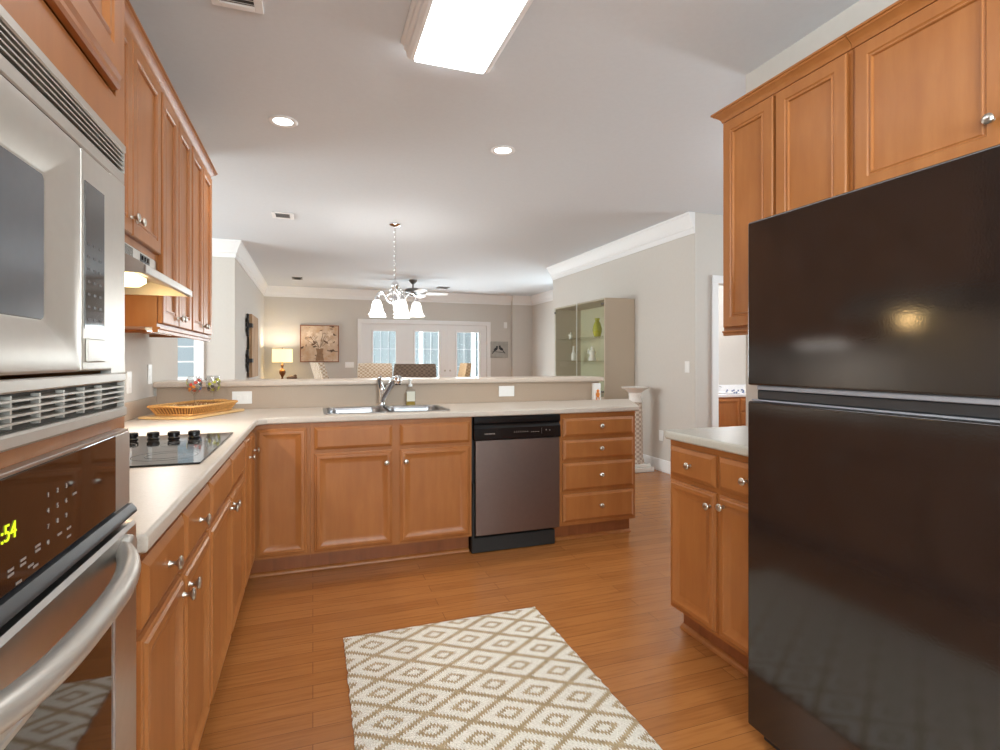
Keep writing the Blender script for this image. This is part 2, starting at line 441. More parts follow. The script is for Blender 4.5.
def upper_cabinet(label, loc, rz, w, h, doors, depth=.315, crown=(0, 0), rail=True, name='wall_cabinet'):
    """doors = [(x0, x1, z0, z1, [knobs])]; crown = (return at x0 side, return at x1 side)"""
    t = thing(name, label, 'cabinet', loc, rz, 'maple wall cabinets'); e = .0006
    b = MB(); b.box(e, w - e, 0, .02, 0, h); b.box(e, .018, .02, depth, 0, h); b.box(w - .018, w - e, .02, depth, 0, h)
    b.box(.018, w - .018, .02, depth, .016, .03); b.box(.018, w - .018, .02, depth, h - .015, h); b.box(.018, w - .018, depth - .01, depth, .03, h - .015)
    b.build('body', 'wood', t, 30)
    for x0, x1, z0, z1, kn in doors: front(t, 'door', x0, x1, z0, z1, kn, UPPER)
    cp = crown_profile(); c = MB(); zb = h - .048 + .012
    l = lambda d, z: (e - (d if crown[0] else 0), -d, zb + z)
    r = lambda d, z: (w - e + (d if crown[1] else 0), -d, zb + z)
    c.extr(cp, l, r)
    if crown[0]: c.extr(cp, lambda d, z: (-d, -d, zb + z), lambda d, z: (-d, depth, zb + z))
    if crown[1]: c.extr(cp, lambda d, z: (w + d, -d, zb + z), lambda d, z: (w + d, depth, zb + z))
    c.build('crown_molding', 'wood', t, 35)
    if rail:
        q = MB(); q.extr([(.0, 0), (-.012, 0), (-.012, -.006), (-.004, -.010), (-.004, -.022), (.016, -.022), (.016, 0)],
               lambda y, z: (e, y, z), lambda y, z: (w - e, y, z)); q.build('light_rail', 'wood', t, 35)
    return t

# ------------------------------------------------------------------ the room
CEIL = 2.74
XL = -.937           # kitchen's left wall
struct('floor', MB().box(-4.2, 6.7, -2.7, 11.95, -.1, 0), 'floor')
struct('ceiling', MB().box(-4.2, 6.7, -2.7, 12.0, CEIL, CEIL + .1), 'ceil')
struct('ground', MB().box(-14, 16, -12, 26, -.22, -.12), 'patio')
struct('wall_nook_near', MB().box(-4.12, XL - .12, 4.38, 4.5, 0, CEIL), 'wall')
def wall_x(x0, x1, y0, y1, oy0, oy1, oz0, oz1):
    b = MB(); b.box(x0, x1, y0, oy0, 0, CEIL); b.box(x0, x1, oy1, y1, 0, CEIL); b.box(x0, x1, oy0, oy1, oz1, CEIL)
    if oz0 > 0: b.box(x0, x1, oy0, oy1, 0, oz0)
    return b
def wall_y(y0, y1, x0, x1, ox0, ox1, oz0, oz1):
    b = MB(); b.box(x0, ox0, y0, y1, 0, CEIL); b.box(ox1, x1, y0, y1, 0, CEIL); b.box(ox0, ox1, y0, y1, oz1, CEIL)
    if oz0 > 0: b.box(ox0, ox1, y0, y1, 0, oz0)
    return b
struct('wall_nook_left', wall_x(-4.12, -4.0, 4.5, 7.62, 4.95, 7.15, .7, 2.45), 'wall')
struct('wall_nook_back', wall_y(7.5, 7.62, -4.0, -.93, -2.25, -1.35, .98, 2.2), 'wall')
struct('wall_living_left', MB().box(-1.05, -.93, 7.62, 11.83, 0, CEIL), 'wall')
struct('wall_back', wall_y(11.83, 11.95, -1.05, 5.02, .99, 3.80, 0, 2.03), 'wall')
struct('wall_back_jog', MB().box(4.40, 4.9, 11.73, 11.83, 0, CEIL), 'wall')
struct('wall_living_right', wall_x(4.9, 5.02, 7.92, 11.83, 8.5, 9.6, .9, 2.4), 'wall')
struct('wall_right', MB().box(3.67, 3.79, 4.5, 7.92, 0, CEIL), 'wall')
struct('wall_right_return', MB().box(3.79, 4.9, 7.80, 7.92, 0, CEIL), 'wall')
struct('wall_hall', wall_y(4.5, 4.62, 3.79, 6.5, 3.95, 4.71, 0, 2.03), 'wall')
struct('wall_bath_back', MB().box(3.79, 6.5, 6.6, 6.72, 0, CEIL), 'wall')
struct('wall_far_right', wall_x(6.5, 6.62, -2.5, 6.72, 2.5, 4.1, .9, 2.4), 'wall')
struct('wall_kitchen_right', MB().box(2.16, 2.28, -2.5, 2.25, 0, CEIL), 'wall')
struct('wall_rear', wall_y(-2.62, -2.5, XL - .12, 6.62, -.55, 1.65, 1.05, 2.50), 'wall')
struct('wall_bar', MB().box(XL, 2.21, 3.885, 4.02, 0, 1.060), 'wall')

def window(n, axis, pos, a0, a1, z0, z1, cols, rows, inward):
    """casing, sash grid and pane filling a wall opening"""
    fr = MB(); sg = MB(); pn = MB(); c = .075
    def bx(mb, u0, u1, d0, d1, w0, w1, bev=0):
        if axis == 'y': mb.box(u0, u1, pos + inward * d0, pos + inward * d1, w0, w1, bev)
        else: mb.box(pos + inward * d0, pos + inward * d1, u0, u1, w0, w1, bev)
    for u0, u1, w0, w1 in ((a0 - c, a0, z0 - c, z1 + c), (a1, a1 + c, z0 - c, z1 + c), (a0, a1, z1, z1 + c), (a0, a1, z0 - c, z0)):
        bx(fr, u0, u1, .001, .019, w0, w1)
    for u0, u1, w0, w1 in ((a0, a0 + .045, z0, z1), (a1 - .045, a1, z0, z1), (a0 + .045, a1 - .045, z1 - .05, z1), (a0 + .045, a1 - .045, z0, z0 + .05),
                           (a0 + .045, a1 - .045, (z0 + z1) / 2 - .022, (z0 + z1) / 2 + .022)):
        bx(fr, u0, u1, -.075, -.035, w0, w1)
    for i in range(1, cols):
        u = a0 + .045 + (a1 - a0 - .09) * i / cols; bx(sg, u - .008, u + .008, -.062, -.048, z0 + .05, z1 - .05)
    for j in range(1, rows):
        if j * 2 == rows: continue
        w = z0 + .05 + (z1 - z0 - .1) * j / rows; bx(sg, a0 + .045, a1 - .045, -.0625, -.0475, w - .008, w + .008)
    bx(pn, a0 + .045, a1 - .045, -.057, -.053, z0 + .05, z1 - .05)
    o = struct('window_%d' % n, fr, 'white')
    sg.build('muntin', 'white', o); pn.build('pane', 'glass', o)
    return o
struct('wall_left', wall_x(XL - .12, XL, -2.5, 4.5, -1.9, -.5, 1.05, 2.45), 'wall')
window(4, 'x', XL, -1.9, -.5, 1.05, 2.45, 3, 4, 1)  # unseen window, added so fill light reaches the right cabinets
window(1, 'y', 7.5, -2.25, -1.35, .98, 2.2, 4, 6, -1)
window(5, 'x', 4.9, 8.5, 9.6, .9, 2.4, 3, 4, -1)  # unseen window, added for fill light in the living room
window(6, 'x', 6.5, 2.5, 4.1, .9, 2.4, 3, 4, -1)  # unseen window, added so light crosses to the kitchen's left wall
window(2, 'x', -4.0, 4.95, 7.15, .7, 2.45, 4, 4, 1)
window(3, 'y', -2.5, -.55, 1.65, 1.05, 2.50, 3, 4, 1)  # unseen window, added for fill from behind the camera

# crown along the ceiling
CROWN = [(.58 * q, z) for q, z in [(0, 0), (.135, 0), (.135, -.018), (.118, -.026), (.108, -.050), (.085, -.085), (.058, -.118), (.045, -.135), (.045, -.152), (.026, -.160), (.020, -.185), (.020, -.212), (0, -.212)]]
def crown(n, p0, p1, nrm, m0, m1):
    p0 = Vector(p0); p1 = Vector(p1); d = (p1 - p0).normalized(); nv = Vector(nrm)
    f0 = lambda a, z: (*(p0 + nv * a + d * (a * m0)), CEIL + z)
    f1 = lambda a, z: (*(p1 + nv * a - d * (a * m1)), CEIL + z)
    return struct('trim_%d' % n, MB().extr(CROWN, f0, f1), 'white', smooth=25)
crown(1, (-4.0, 7.5), (-.93, 7.5), (0, -1), 1, -1)
crown(2, (-.93, 7.5), (-.93, 11.83), (1, 0), -1, 1)
crown(3, (-.93, 11.83), (4.40, 11.83), (0, -1), 1, 0)
crown(4, (4.40, 11.73), (4.9, 11.73), (0, -1), 0, 1)
crown(5, (4.9, 11.73), (4.9, 7.92), (-1, 0), 1, 0)
crown(6, (3.67, 7.92), (3.67, 4.5), (-1, 0), -1, 0)
BB = [(0, 0), (.014, 0), (.014, .105), (.010, .115), (.009, .128), (0, .132)]
def baseboard(name, p0, p1, nrm):
    p0 = Vector(p0); p1 = Vector(p1); nv = Vector(nrm)
    return struct(name, MB().extr(BB, lambda a, z: (*(p0 + nv * a), z), lambda a, z: (*(p1 + nv * a), z)), 'white')
baseboard('baseboard_right', (3.67, 7.92), (3.67, 4.5), (-1, 0))
baseboard('baseboard_hall', (3.67, 4.5), (3.87, 4.5), (0, -1))
baseboard('baseboard_back', (-.93, 11.83), (.9, 11.83), (0, -1))

# bathroom door casing
b = MB()
for x0, x1, z0, z1 in ((3.87, 3.95, 0, 2.03), (4.71, 4.79, 0, 2.03), (3.87, 4.79, 2.03, 2.11)):
    b.box(x0, x1, 4.482, 4.499, z0, z1, .004)
b.box(3.951, 3.965, 4.5, 4.62, 0, 2.03); b.box(4.695, 4.709, 4.5, 4.62, 0, 2.03)
struct('door_2', b, 'white')

# patio doors in the back wall
b = MB(); Y = 11.83
for x0, x1, z0, z1 in ((.90, .99, 0, 2.03), (3.80, 3.89, 0, 2.03), (.90, 3.89, 2.03, 2.12)): b.box(x0, x1, Y - .02, Y - .001, z0, z1, .004)
d1 = struct('door_1', b, 'white')
for i, (l0, l1, g0, g1) in enumerate(((.991, 1.960, 1.225, 1.717), (1.961, 2.8745, 2.134, 2.674), (2.8755, 3.799, 3.09, 3.613))):
    b = MB(); zt, zb = 1.87, .32
    b.box(l0, g0, Y + .02, Y + .06, 0.005, 2.0295); b.box(g1, l1, Y + .02, Y + .06, 0.005, 2.0295)
    b.box(g0, g1, Y + .02, Y + .06, zt, 2.0295); b.box(g0, g1, Y + .02, Y + .06, 0.005, zb)
    for x0, x1, z0, z1 in ((g0 - .03, g0 + .006, zb - .03, zt + .03), (g1 - .006, g1 + .03, zb - .03, zt + .03), (g0, g1, zt - .006, zt + .03), (g0, g1, zb - .03, zb + .006)):
        b.box(x0, x1, Y + .008, Y + .021, z0, z1, .004)
    lf = b.build('leaf', 'white', d1)
    MB().box(g0, g1, Y + .038, Y + .042, zb, zt).build('pane', 'glass', lf)
    g = MB()
    for k in (1, 2, 3): z = zb + (zt - zb) * k / 4; g.box(g0, g1, Y + .030, Y + .037, z - .004, z + .004)
    for k in (1, 2): x = g0 + (g1 - g0) * k / 3; g.box(x - .004, x + .004, Y + .0305, Y + .0365, zb, zt)
    g.build('muntin', 'white', lf)
    hd = MB(); hd.lathe([(.022, 0), (.022, -.006), (.008, -.008), (.008, -.05)], (l1 - .06 if i == 1 else l0 + .06, Y + .02, 1.0), 'y', 12)
    hd.build('handle', 'nickel', lf)
# what stands outside them
f = MB(); 
for k in range(40):
    x = -2.0 + k * .2; f.box(x, x + .19, 15.0, 15.03, -.12, 2.9)
tag(f.build('fence', 'screen'), 'tall blue grey board fence seen through the patio doors', 'fence')
for i, (x, lab) in enumerate(((2.55, 'white porch post seen through the middle patio door'), (3.92, 'white porch post seen at the edge of the right patio door'))):
    p = MB(); p.box(x - .05, x + .05, 13.3, 13.4, -.12, 3.0, .006); p.box(x - .08, x + .08, 13.27, 13.43, -.12, .1, .006)
    tag(p.build('porch_post', 'white'), lab, 'post', 'porch posts')

# ------------------------------------------------------------------ left wall: oven tower
XF = -.322          # face frames of the left base run and the oven tower
T0, T1 = .394, 1.141
TW = T1 - T0
tw = thing('oven_cabinet', 'tall maple cabinet housing the microwave and wall oven', 'cabinet', (XF, T0, 0), ROT_L)
b = MB(); dp = .61
b.box(0, .019, 0, dp, 0, 2.40); b.box(TW - .019, TW, 0, dp, 0, 2.40)
b.box(.019, TW - .019, dp - .012, dp, 0, 2.40)
for z0, z1 in ((.114, .30), (1.112, 1.140), (1.605, 1.69), (2.33, 2.40)): b.box(.019, TW - .019, 0, .02, z0, z1)
b.box(.019, TW - .019, 0.02, dp - .012, 2.385, 2.40); b.box(.019, TW - .019, .02, dp - .012, 1.61, 1.63); b.box(.019, TW - .019, .02, dp - .012, 1.112, 1.130)
b.box(.019, TW - .019, .02, dp - .012, .26, .28)
for z0, z1 in ((.30, 1.112), (1.14, 1.605), (1.69, 2.33)):
    b.box(.019, .046, 0.0, .02, z0, z1); b.box(TW - .046, TW - .019, 0.0, .02, z0, z1)
b.box(TW / 2 - .02, TW / 2 + .02, 0, .02, 1.69, 2.33)
b.build('body', 'wood', tw)
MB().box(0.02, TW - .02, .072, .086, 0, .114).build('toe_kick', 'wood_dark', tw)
TOWERP = [(0, 0), (0, .010), (.004, .014), (.010, .015), (.016, .0195), (.052, .0195), (.056, .0155), (.060, .0155), (.063, .0185), (.067, .0185), (.076, .010), (.082, .0095)]
front(tw, 'door', .032, TW / 2 - .004, 1.693, 2.35, [(TW / 2 - .03, 1.76)], TOWERP)
front(tw, 'door', TW / 2 + .004, TW - .032 - .035, 1.693, 2.35, [(TW / 2 + .03, 1.76)], TOWERP)
front(tw, 'drawer', .032, TW - .032, .13, .285, [(TW / 2, .207)])
cp = crown_profile()
MB().extr(cp, lambda d, z: (-d, -d, 2.36 + z), lambda d, z: (TW + d, -d, 2.36 + z)).build('crown_molding', 'wood', tw, 35)

# microwave with its trim kit; x along Y of the room, z up, front towards -y
mw = thing('microwave', 'built-in steel microwave with vented trim above the wall oven', 'microwave', (XF, T0, 0), ROT_L)
yo = -.0012
def yx(Y): return Y - T0
x0, x1 = yx(.448), yx(1.088)
tr = MB()
tr.box(x0, x1, yo - .016, yo, 1.590, 1.605, .002)                      # top lip
tr.box(x0, x1, yo - .014, yo, 1.536, 1.556, .002)                      # bar under the top louvre
tr.box(x0, x0 + .066, yo - .014, yo, 1.214, 1.536); tr.box(x1 - .066, x1, yo - .014, yo, 1.214, 1.536)
tr.box(x0, x1, yo - .016, yo, 1.199, 1.214, .002); tr.box(x0, x1, yo - .018, yo, 1.139, 1.156, .003)
tr.box(x0, x0 + .012, yo - .014, yo, 1.556, 1.59); tr.box(x1 - .004, x1, yo - .014, yo, 1.556, 1.59)
tr.box(x0, x0 + .012, yo - .014, yo, 1.156, 1.199); tr.box(x1 - .004, x1, yo - .014, yo, 1.156, 1.199)
tro = tr.build('trim_kit', 'steel_light', mw)
tro['label'] = 'satin steel trim frame'
for z0, z1 in ((1.556, 1.59), (1.156, 1.199)): bk = MB(); bk.box(x0 + .012, x1 - .004, yo - .004, yo - .001, z0, z1); bk.build('vent_backing', 'shadowgap', mw)
sl = MB()
for k in range(4):
    z = 1.5615 + k * .0078
    sl.extr([(-.004, 0), (-.014, -.001), (-.014, .0012), (-.004, .0035)], lambda y, zz: (x0 + .012, yo + y, z + zz), lambda y, zz: (x1 - .004, yo + y, z + zz))
sl.build('upper_louver', 'steel_light', mw)
sl = MB()
for k in range(4):
    z = 1.1655 + k * .0082
    sl.extr([(-.004, 0), (-.015, -.001), (-.015, .0016), (-.004, .003)], lambda y, zz: (x0 + .012, yo + y, z + zz), lambda y, zz: (x1 - .004, yo + y, z + zz))
n = 9
for k in range(1, n):
    x = x0 + .012 + (x1 - x0 - .05) * k / n; sl.box(x - .002, x + .002, yo - .0125, yo - .004, 1.160, 1.196)
sl.build('lower_louver', 'steel_light', mw)
mx0, mx1 = x0 + .067, x1 - .067                                       # microwave front
cpx = yx(.902)                                                         # where the door ends and the controls begin
dr = MB(); Z0, Z1 = 1.219, 1.534
wx0, wx1, wz0, wz1 = mx0 + .07, yx(.822), 1.285, 1.467
rg = []
def rr(a0, a1, b0, b1, h, r, n=5):
    out = []
    for cx, cz, s in ((a1 - r, b1 - r, 0), (a0 + r, b1 - r, 1), (a0 + r, b0 + r, 2), (a1 - r, b0 + r, 3)):
        for i in range(n): a = pi / 2 * (s + i / (n - 1)); out.append((cx + r * cos(a), yo - h, cz + r * sin(a)))
    return out
dr.rings([rr(mx0, cpx - .001, Z0, Z1, .001, .004), rr(mx0, cpx - .001, Z0, Z1, .0125, .004), rr(mx0 + .004, cpx - .005, Z0 + .004, Z1 - .004, .0155, .006),
          rr(mx0 + .034, wx1 + .050, wz0 - .034, wz1 + .034, .0155, .018), rr(wx0 - .003, wx1 + .004, wz0 - .003, wz1 + .003, .004, .008), rr(wx0, wx1, wz0, wz1, .002, .007)])
dr.build('door', 'steel_light', mw, 40)
g = MB(); g.rings([rr(wx0, wx1, wz0, wz1, .0022, .007), rr(wx0 + .001, wx1 - .001, wz0 + .001, wz1 - .001, .0035, .007)]); g.build('window', 'mwglass', mw)['label'] = 'grey window glass'
c = MB(); c.box(cpx + .0005, mx1, yo - .0155, yo - .001, Z0, Z1, .004, 2); c.build('control_panel', 'steel_light', mw)
c = MB(); c.box(yx(.910), yx(.984), yo - .0168, yo - .0157, 1.280, 1.490); c.build('keypad', 'blackglass', mw)['label'] = 'dark glass keypad'
k = MB()
for r_ in range(7):
    for q in range(3): k.box(yx(.918) + q * .022, yx(.918) + q * .022 + .010, yo - .0171, yo - .0169, 1.292 + r_ * .018, 1.2955 + r_ * .018)
k.build('key_marks', 'dimprint', mw)
c = MB(); c.box(yx(.914), yx(.984), yo - .0185, yo - .0157, 1.232, 1.266, .002, 2); c.build('door_button', 'steel_light', mw)

# wall oven
ov = thing('built_in_oven', 'built-in steel wall oven with curved bar handle and green clock', 'oven', (XF, T0, 0), ROT_L)
ox0, ox1 = yx(.442), yx(1.102)
c = MB(); c.box(ox0 + .06, ox1 - .058, -.016, .0215, .985, 1.112, .003, 2); c.build('control_panel', 'ovenglass', ov)['label'] = 'dark glass control panel'
for a0, a1 in ((ox0, ox0 + .0595), (ox1 - .0575, ox1 + .016)): c = MB(); c.box(a0, a1, -.015, .0215, .982, 1.111, .003, 2); c.build('end_cap', 'steel_light', ov)
c = MB(); c.box(ox0, ox1, -.017, -.0005, 1.1115, 1.1165, .001); c.build('top_trim', 'steel', ov)
c = MB(); c.extr([(.02, .962), (.02, .981), (-.021, .984), (-.028, .975), (-.029, .969), (-.022, .964)], lambda y, z: (ox0 - .004, y, z), lambda y, z: (ox1 + .004, y, z)); c.build('vent_lip', 'greytrim', ov, 40)
def T_(Y, X, z): return (Y - T0, XF - X, z)
d = MB(); DX0, DX1, DZ0, DZ1, YD = ox0, ox1, .31, .955, .020
def rect(i0, i1, j0, j1, y): return [(i0, y, j0), (i1, y, j0), (i1, y, j1), (i0, y, j1)]
ww0, ww1, wz0, wz1 = yx(.535), yx(.985), .42, .848
d.rings([rect(DX0, DX1, DZ0, DZ1, .0), rect(DX0, DX1, DZ0, DZ1, -.024), rect(DX0 + .005, DX1 - .005, DZ0 + .005, DZ1 - .005, -.030),
         rect(ww0 - .008, ww1 + .008, wz0 - .008, wz1 + .008, -.030), rect(ww0 - .006, ww1 + .006, wz0 - .006, wz1 + .006, -.032), rect(ww0, ww1, wz0, wz1, -.032), rect(ww0, ww1, wz0, wz1, -.027)])
dro = d.build('oven_door', 'steel', ov, 20)
g = MB(); g.box(ww0, ww1, -.0295, -.0272, wz0, wz1); g.build('window', 'ovenglass', dro)['label'] = 'dark oven window'
pts = []
hx0, hx1, hz = yx(.50), yx(1.035), .930
for i in range(25):
    t = i / 24; x = hx0 + (hx1 - hx0) * t; s = 2 * t - 1
    bow = .050 * (1 - abs(s) ** 3.2)
    pts.append((x, -.024 - bow, hz - .012 + .012 * abs(s) ** 2))
h = MB(); h.tube(pts, [.0128 + .0038 * (1 - abs(2 * i / 24 - 1) ** 4) for i in range(25)], 16)
h.lathe([(.019, 0), (.018, -.008), (.014, -.014)], (hx0, -.0302, hz), 'y', 14); h.lathe([(.019, 0), (.018, -.008), (.014, -.014)], (hx1, -.0302, hz), 'y', 14)
h.build('handle', 'steel_light', dro, 60)
zr = .0162
FT = (pi / 2, 0, 0)
lettering('clock_digits', '1:54', .026, (yx(.727), -zr - .0005, 1.051), FT, 'green_led', ov, 'RIGHT')
for r_, row in enumerate((('1', '2', '3'), ('4', '5', '6'), ('7', '8', '9'), ('0',))):
    for q, ch in enumerate(row):
        lettering('key_digit', ch, .0085, (yx(.802) + q * .0255, -zr - .0003, 1.070 - r_ * .0193), FT, 'print', ov)
for x, z in ((.80, 1.068), (.783, 1.030), (.783, 1.020), (.758, 1.0305), (.705, 1.034), (.705, 1.029), (.70, 1.014), (.674, 1.030), (.674, 1.025), (.65, 1.028), (.65, 1.023), (.69, 1.018), (.665, 1.010)):
    x = x * 1.092; z = 1.235 - (1.235 - z) * 1.092; k = MB(); k.box(yx(x), yx(x) + .012, -zr - .0004, -zr, z, z + .0028); k.build('key_mark', 'print', ov)

# ------------------------------------------------------------------ left base run
D0, D1, DW0, DW1 = .130, .695, .717, .847
Y1, Y2, Y3, YP = 1.152, 1.905, 2.82, 3.284
w = Y2 - Y1
base_cabinet('maple base cabinet with two knobbed drawers, right beside the oven', (XF, Y1, 0), ROT_L, w,
    [('drawer', .05, .385, DW0, DW1, [(.2175, .782)]), ('drawer', .398, w - .012, DW0, DW1, [(.565, .782)]),
     ('door', .05, .385, D0, D1, [(.357, .655)]), ('door', .398, w - .012, D0, D1, [(.426, .655)])])
w = Y3 - Y2
base_cabinet('maple base cabinet with plain drawer fronts below the glass cooktop', (XF, Y2, 0), ROT_L, w,
    [('false', .014, w / 2 - .007, DW0, DW1), ('false', w / 2 + .007, w - .014, DW0, DW1),
     ('door', .014, w / 2 - .007, D0, D1, [(w / 2 - .035, .655)]), ('door', w / 2 + .007, w - .014, D0, D1, [(w / 2 + .035, .655)])])
# corner cabinet, two faces meeting at an inside corner
XC = -.015
cc = thing('corner_cabinet', 'maple corner base cabinet with full height doors on both faces', 'cabinet', (XF, YP, 0), 0)
b = MB()
b.box(-.02, 0, Y3 - YP + .0006, .02, .114, .874); b.box(0, XC - XF - .0006, 0, .02, .114, .874)
b.box(-.59, -.02, Y3 - YP + .0006, Y3 - YP + .018, .114, .874); b.box(XC - XF - .018, XC - XF - .0006, .02, .58, .114, .874)
b.box(-.59, -.087, Y3 - YP + .0006, Y3 - YP + .018, 0, .1135); b.box(XC - XF - .018, XC - XF - .0006, .087, .58, 0, .1135)
b.box(-.59, -.02, Y3 - YP + .018, .58, .114, .13); b.box(-.02, XC - XF - .018, .02, .58, .114, .13)
b.box(-.602, -.59, Y3 - YP + .0006, .58, 0, .874); b.box(-.59, XC - XF - .018, .58, .592, 0, .874)
b.build('body', 'wood', cc)
b = MB(); b.box(-.086, -.072, Y3 - YP, .086, 0, .114); b.box(-.072, XC - XF, .072, .086, 0, .114); b.build('toe_kick', 'wood_dark', cc)
b = MB(); pr = [(.072, 0), (.052, 0), (.053, .008), (.058, .015), (.066, .019), (.072, .02)]
b.extr(pr, lambda y, z: (-y, Y3 - YP, z), lambda y, z: (-y, y, z)); b.extr(pr, lambda y, z: (-y, y, z), lambda y, z: (XC - XF, y, z)); b.build('shoe_molding', 'wood', cc, 50)
for a0, a1, ky in ((Y3 - YP + .014, Y3 - YP + .226, Y3 - YP + .150), (Y3 - YP + .234, -.028, -.09)):
    o = MB().panel(a0, a1, D0, DW1, .0005, BASE, '+x').build('door', 'wood', cc, 20)
    knob(o, ky, .745, .0195, '+x')
MB().panel(.026, XC - XF - .018, D0, DW1, -.0005, BASE).build('door', 'wood', cc, 20)

# peninsula
XD = .955
w = XD - XC - .001
fx = lambda X: X - XC
base_cabinet('maple sink base cabinet with two doors, left of the dishwasher', (XC, YP, 0), 0, w,
    [('false', fx(.008), fx(.453), DW0, DW1), ('false', fx(.499), fx(.940), DW0, DW1),
     ('door', fx(.008), fx(.453), D0, D1, [(fx(.416), .622)]), ('door', fx(.499), fx(.940), D0, D1, [(fx(.532), .622)])])
XQ, XE = 1.565, 2.161
w = XE - XQ
dz = [(.726, .842), (.592, .704), (.372, .572), (.137, .352)]
dz = [(.717, .840), (.560, .692), (.352, .536), (.140, .328)]
base_cabinet('maple cabinet with a stack of four drawers at the peninsula end', (XQ, YP, 0), 0, w,
    [('drawer', .026, w - .022, a, c, [(w / 2 + .01, (a + c) / 2 + .005)]) for a, c in dz])

# dishwasher
dwt = thing('dishwasher', 'stainless dishwasher with black control panel under the counter', 'dishwasher', (XD, YP, 0), 0)
w = XQ - XD
b = MB(); b.box(.004, w - .004, .03, .57, .10, .868); b.box(.004, .012, -.012, .03, .10, .45); b.build('tub', 'blackmatte', dwt)
b = MB(); b.box(.018, w - .008, -.030, .0, .120, .722, .004, 2); b.build('door', 'steel_door', dwt)
b = MB()
prof = [(.0, .726), (-.034, .726), (-.036, .732), (-.032, .800), (-.020, .812), (-.018, .822), (-.030, .834), (-.030, .866), (-.026, .872), (0, .872)]
b.extr(prof, lambda y, z: (.008, y, z), lambda y, z: (w - .004, y, z)); b.build('control_panel', 'blackgloss', dwt, 35)
b = MB()
for i in range(8): b.box(.075 + i * .0088, .075 + i * .0088 + .0058, -.0362, -.0352, .762, .769)
b.build('maker_mark', 'print', dwt)
b = MB()
for i in range(8): b.box(.275 + i * .013, .281 + i * .013, -.0360, -.0350, .768, .7715); b.box(.276 + i * .013, .278 + i * .013, -.0360, -.0350, .776, .778)
b.build('key_lettering', 'print', dwt); b = MB()
for i in range(5): b.box(.395 + i * .012, .402 + i * .012, -.0360, -.0350, .765, .7685)
b.build('key_lettering', 'print', dwt); b = MB(); b.box(.468, .469, -.0360, -.0350, .752, .790); b.build('divider_mark', 'print', dwt); b = MB(); b.box(.498, .504, -.0360, -.0350, .772, .780); b.box(.524, .530, -.0360, -.0350, .770, .776)
b.build('indicator_marks', 'print', dwt)
b = MB(); b.box(.0, w - .03, -.002, .03, .004, .100, .003); b.box(0.0, .014, -.002, .03, .10, .40); b.build('kick_plate', 'blackmatte', dwt)

# ------------------------------------------------------------------ countertops
CT, CB = .914, .876
XCE = -.288
SK = (.075, .828, 3.345, 3.765)     # sink cut-out
b = MB(); bm = b.bm
xs = [XL + .001, XCE, XCE + .05, SK[0], SK[1], 2.175]; ys = [Y1, YP - .085, YP - .032, SK[2], SK[3], 3.884]
V_ = {}
def cv(i, j):
    if (i, j) not in V_:
        x = xs[i]
        if i == len(xs) - 1: x = 2.175 + .32 * (ys[j] - ys[2]) / (ys[-1] - ys[2])
        V_[(i, j)] = bm.verts.new((x, ys[j], CT))
    return V_[(i, j)]
top = []
for i in range(len(xs) - 1):
    for j in range(len(ys) - 1):
        if i >= 1 and j < 2:
            if i == 1 and j == 1: top.append(bm.faces.new((cv(1, 1), cv(2, 2), cv(1, 2))))
            continue
        if i == 3 and j == 3: continue
        top.append(bm.faces.new((cv(i, j), cv(i + 1, j), cv(i + 1, j + 1), cv(i, j + 1))))
def thicken(bm, top, drop, bev):
    r = bmesh.ops.extrude_face_region(bm, geom=top)
    nv = [g for g in r['geom'] if isinstance(g, bmesh.types.BMVert)]
    for v in nv: v.co.z -= drop
    bm.normal_update()
    es = [e for e in bm.edges if len(e.link_faces) == 2 and abs(e.link_faces[0].normal.z) + abs(e.link_faces[1].normal.z) < 1.2 and abs(e.link_faces[0].normal.z) + abs(e.link_faces[1].normal.z) > .8]
    bmesh.ops.bevel(bm, geom=es, offset=bev, segments=3, profile=.5, affect='EDGES')
thicken(bm, top, CT - CB, .010)
ctop = b.build('countertop', 'counter', None, 40)
tag(ctop, 'L-shaped beige countertop with the sink and cooktop set in it', 'countertop')
s = MB(); s.box(XL + .001, XL + .016, Y1, 3.87, CT + .0005, 1.012, .003); s.build('side_backsplash', 'splash', ctop)
s = MB(); s.box(XL + .016, 2.205, 3.872, 3.884, CT + .0005, 1.061); s.build('bar_backsplash', 'splash', ctop)['label'] = 'tan backsplash'
lg = MB(); lg.box(XL + .001, 2.235, 3.842, 4.20, 1.0625, 1.099, .010, 3)
tag(lg.build('bar_ledge', 'ledge', None, 40), 'long raised bar ledge above the tan backsplash', 'bar top')

rc = MB(); bm = rc.bm
RX, RYE = 1.518, 2.095
xs = [RX, RX + .03, 2.158]; ys = [1.41, RYE - .03, RYE]
P = [(RX, 1.41), (2.158, 1.41), (2.158, RYE), (RX + .035, RYE), (RX + .012, RYE - .010), (RX, RYE - .032)]
fc = bm.faces.new([bm.verts.new((x, y, CT)) for x, y in P]); thicken(bm, [fc], CT - CB, .010)
tag(rc.build('countertop', 'counter_grey', None, 40), 'short grey beige countertop beside the black refrigerator', 'countertop')

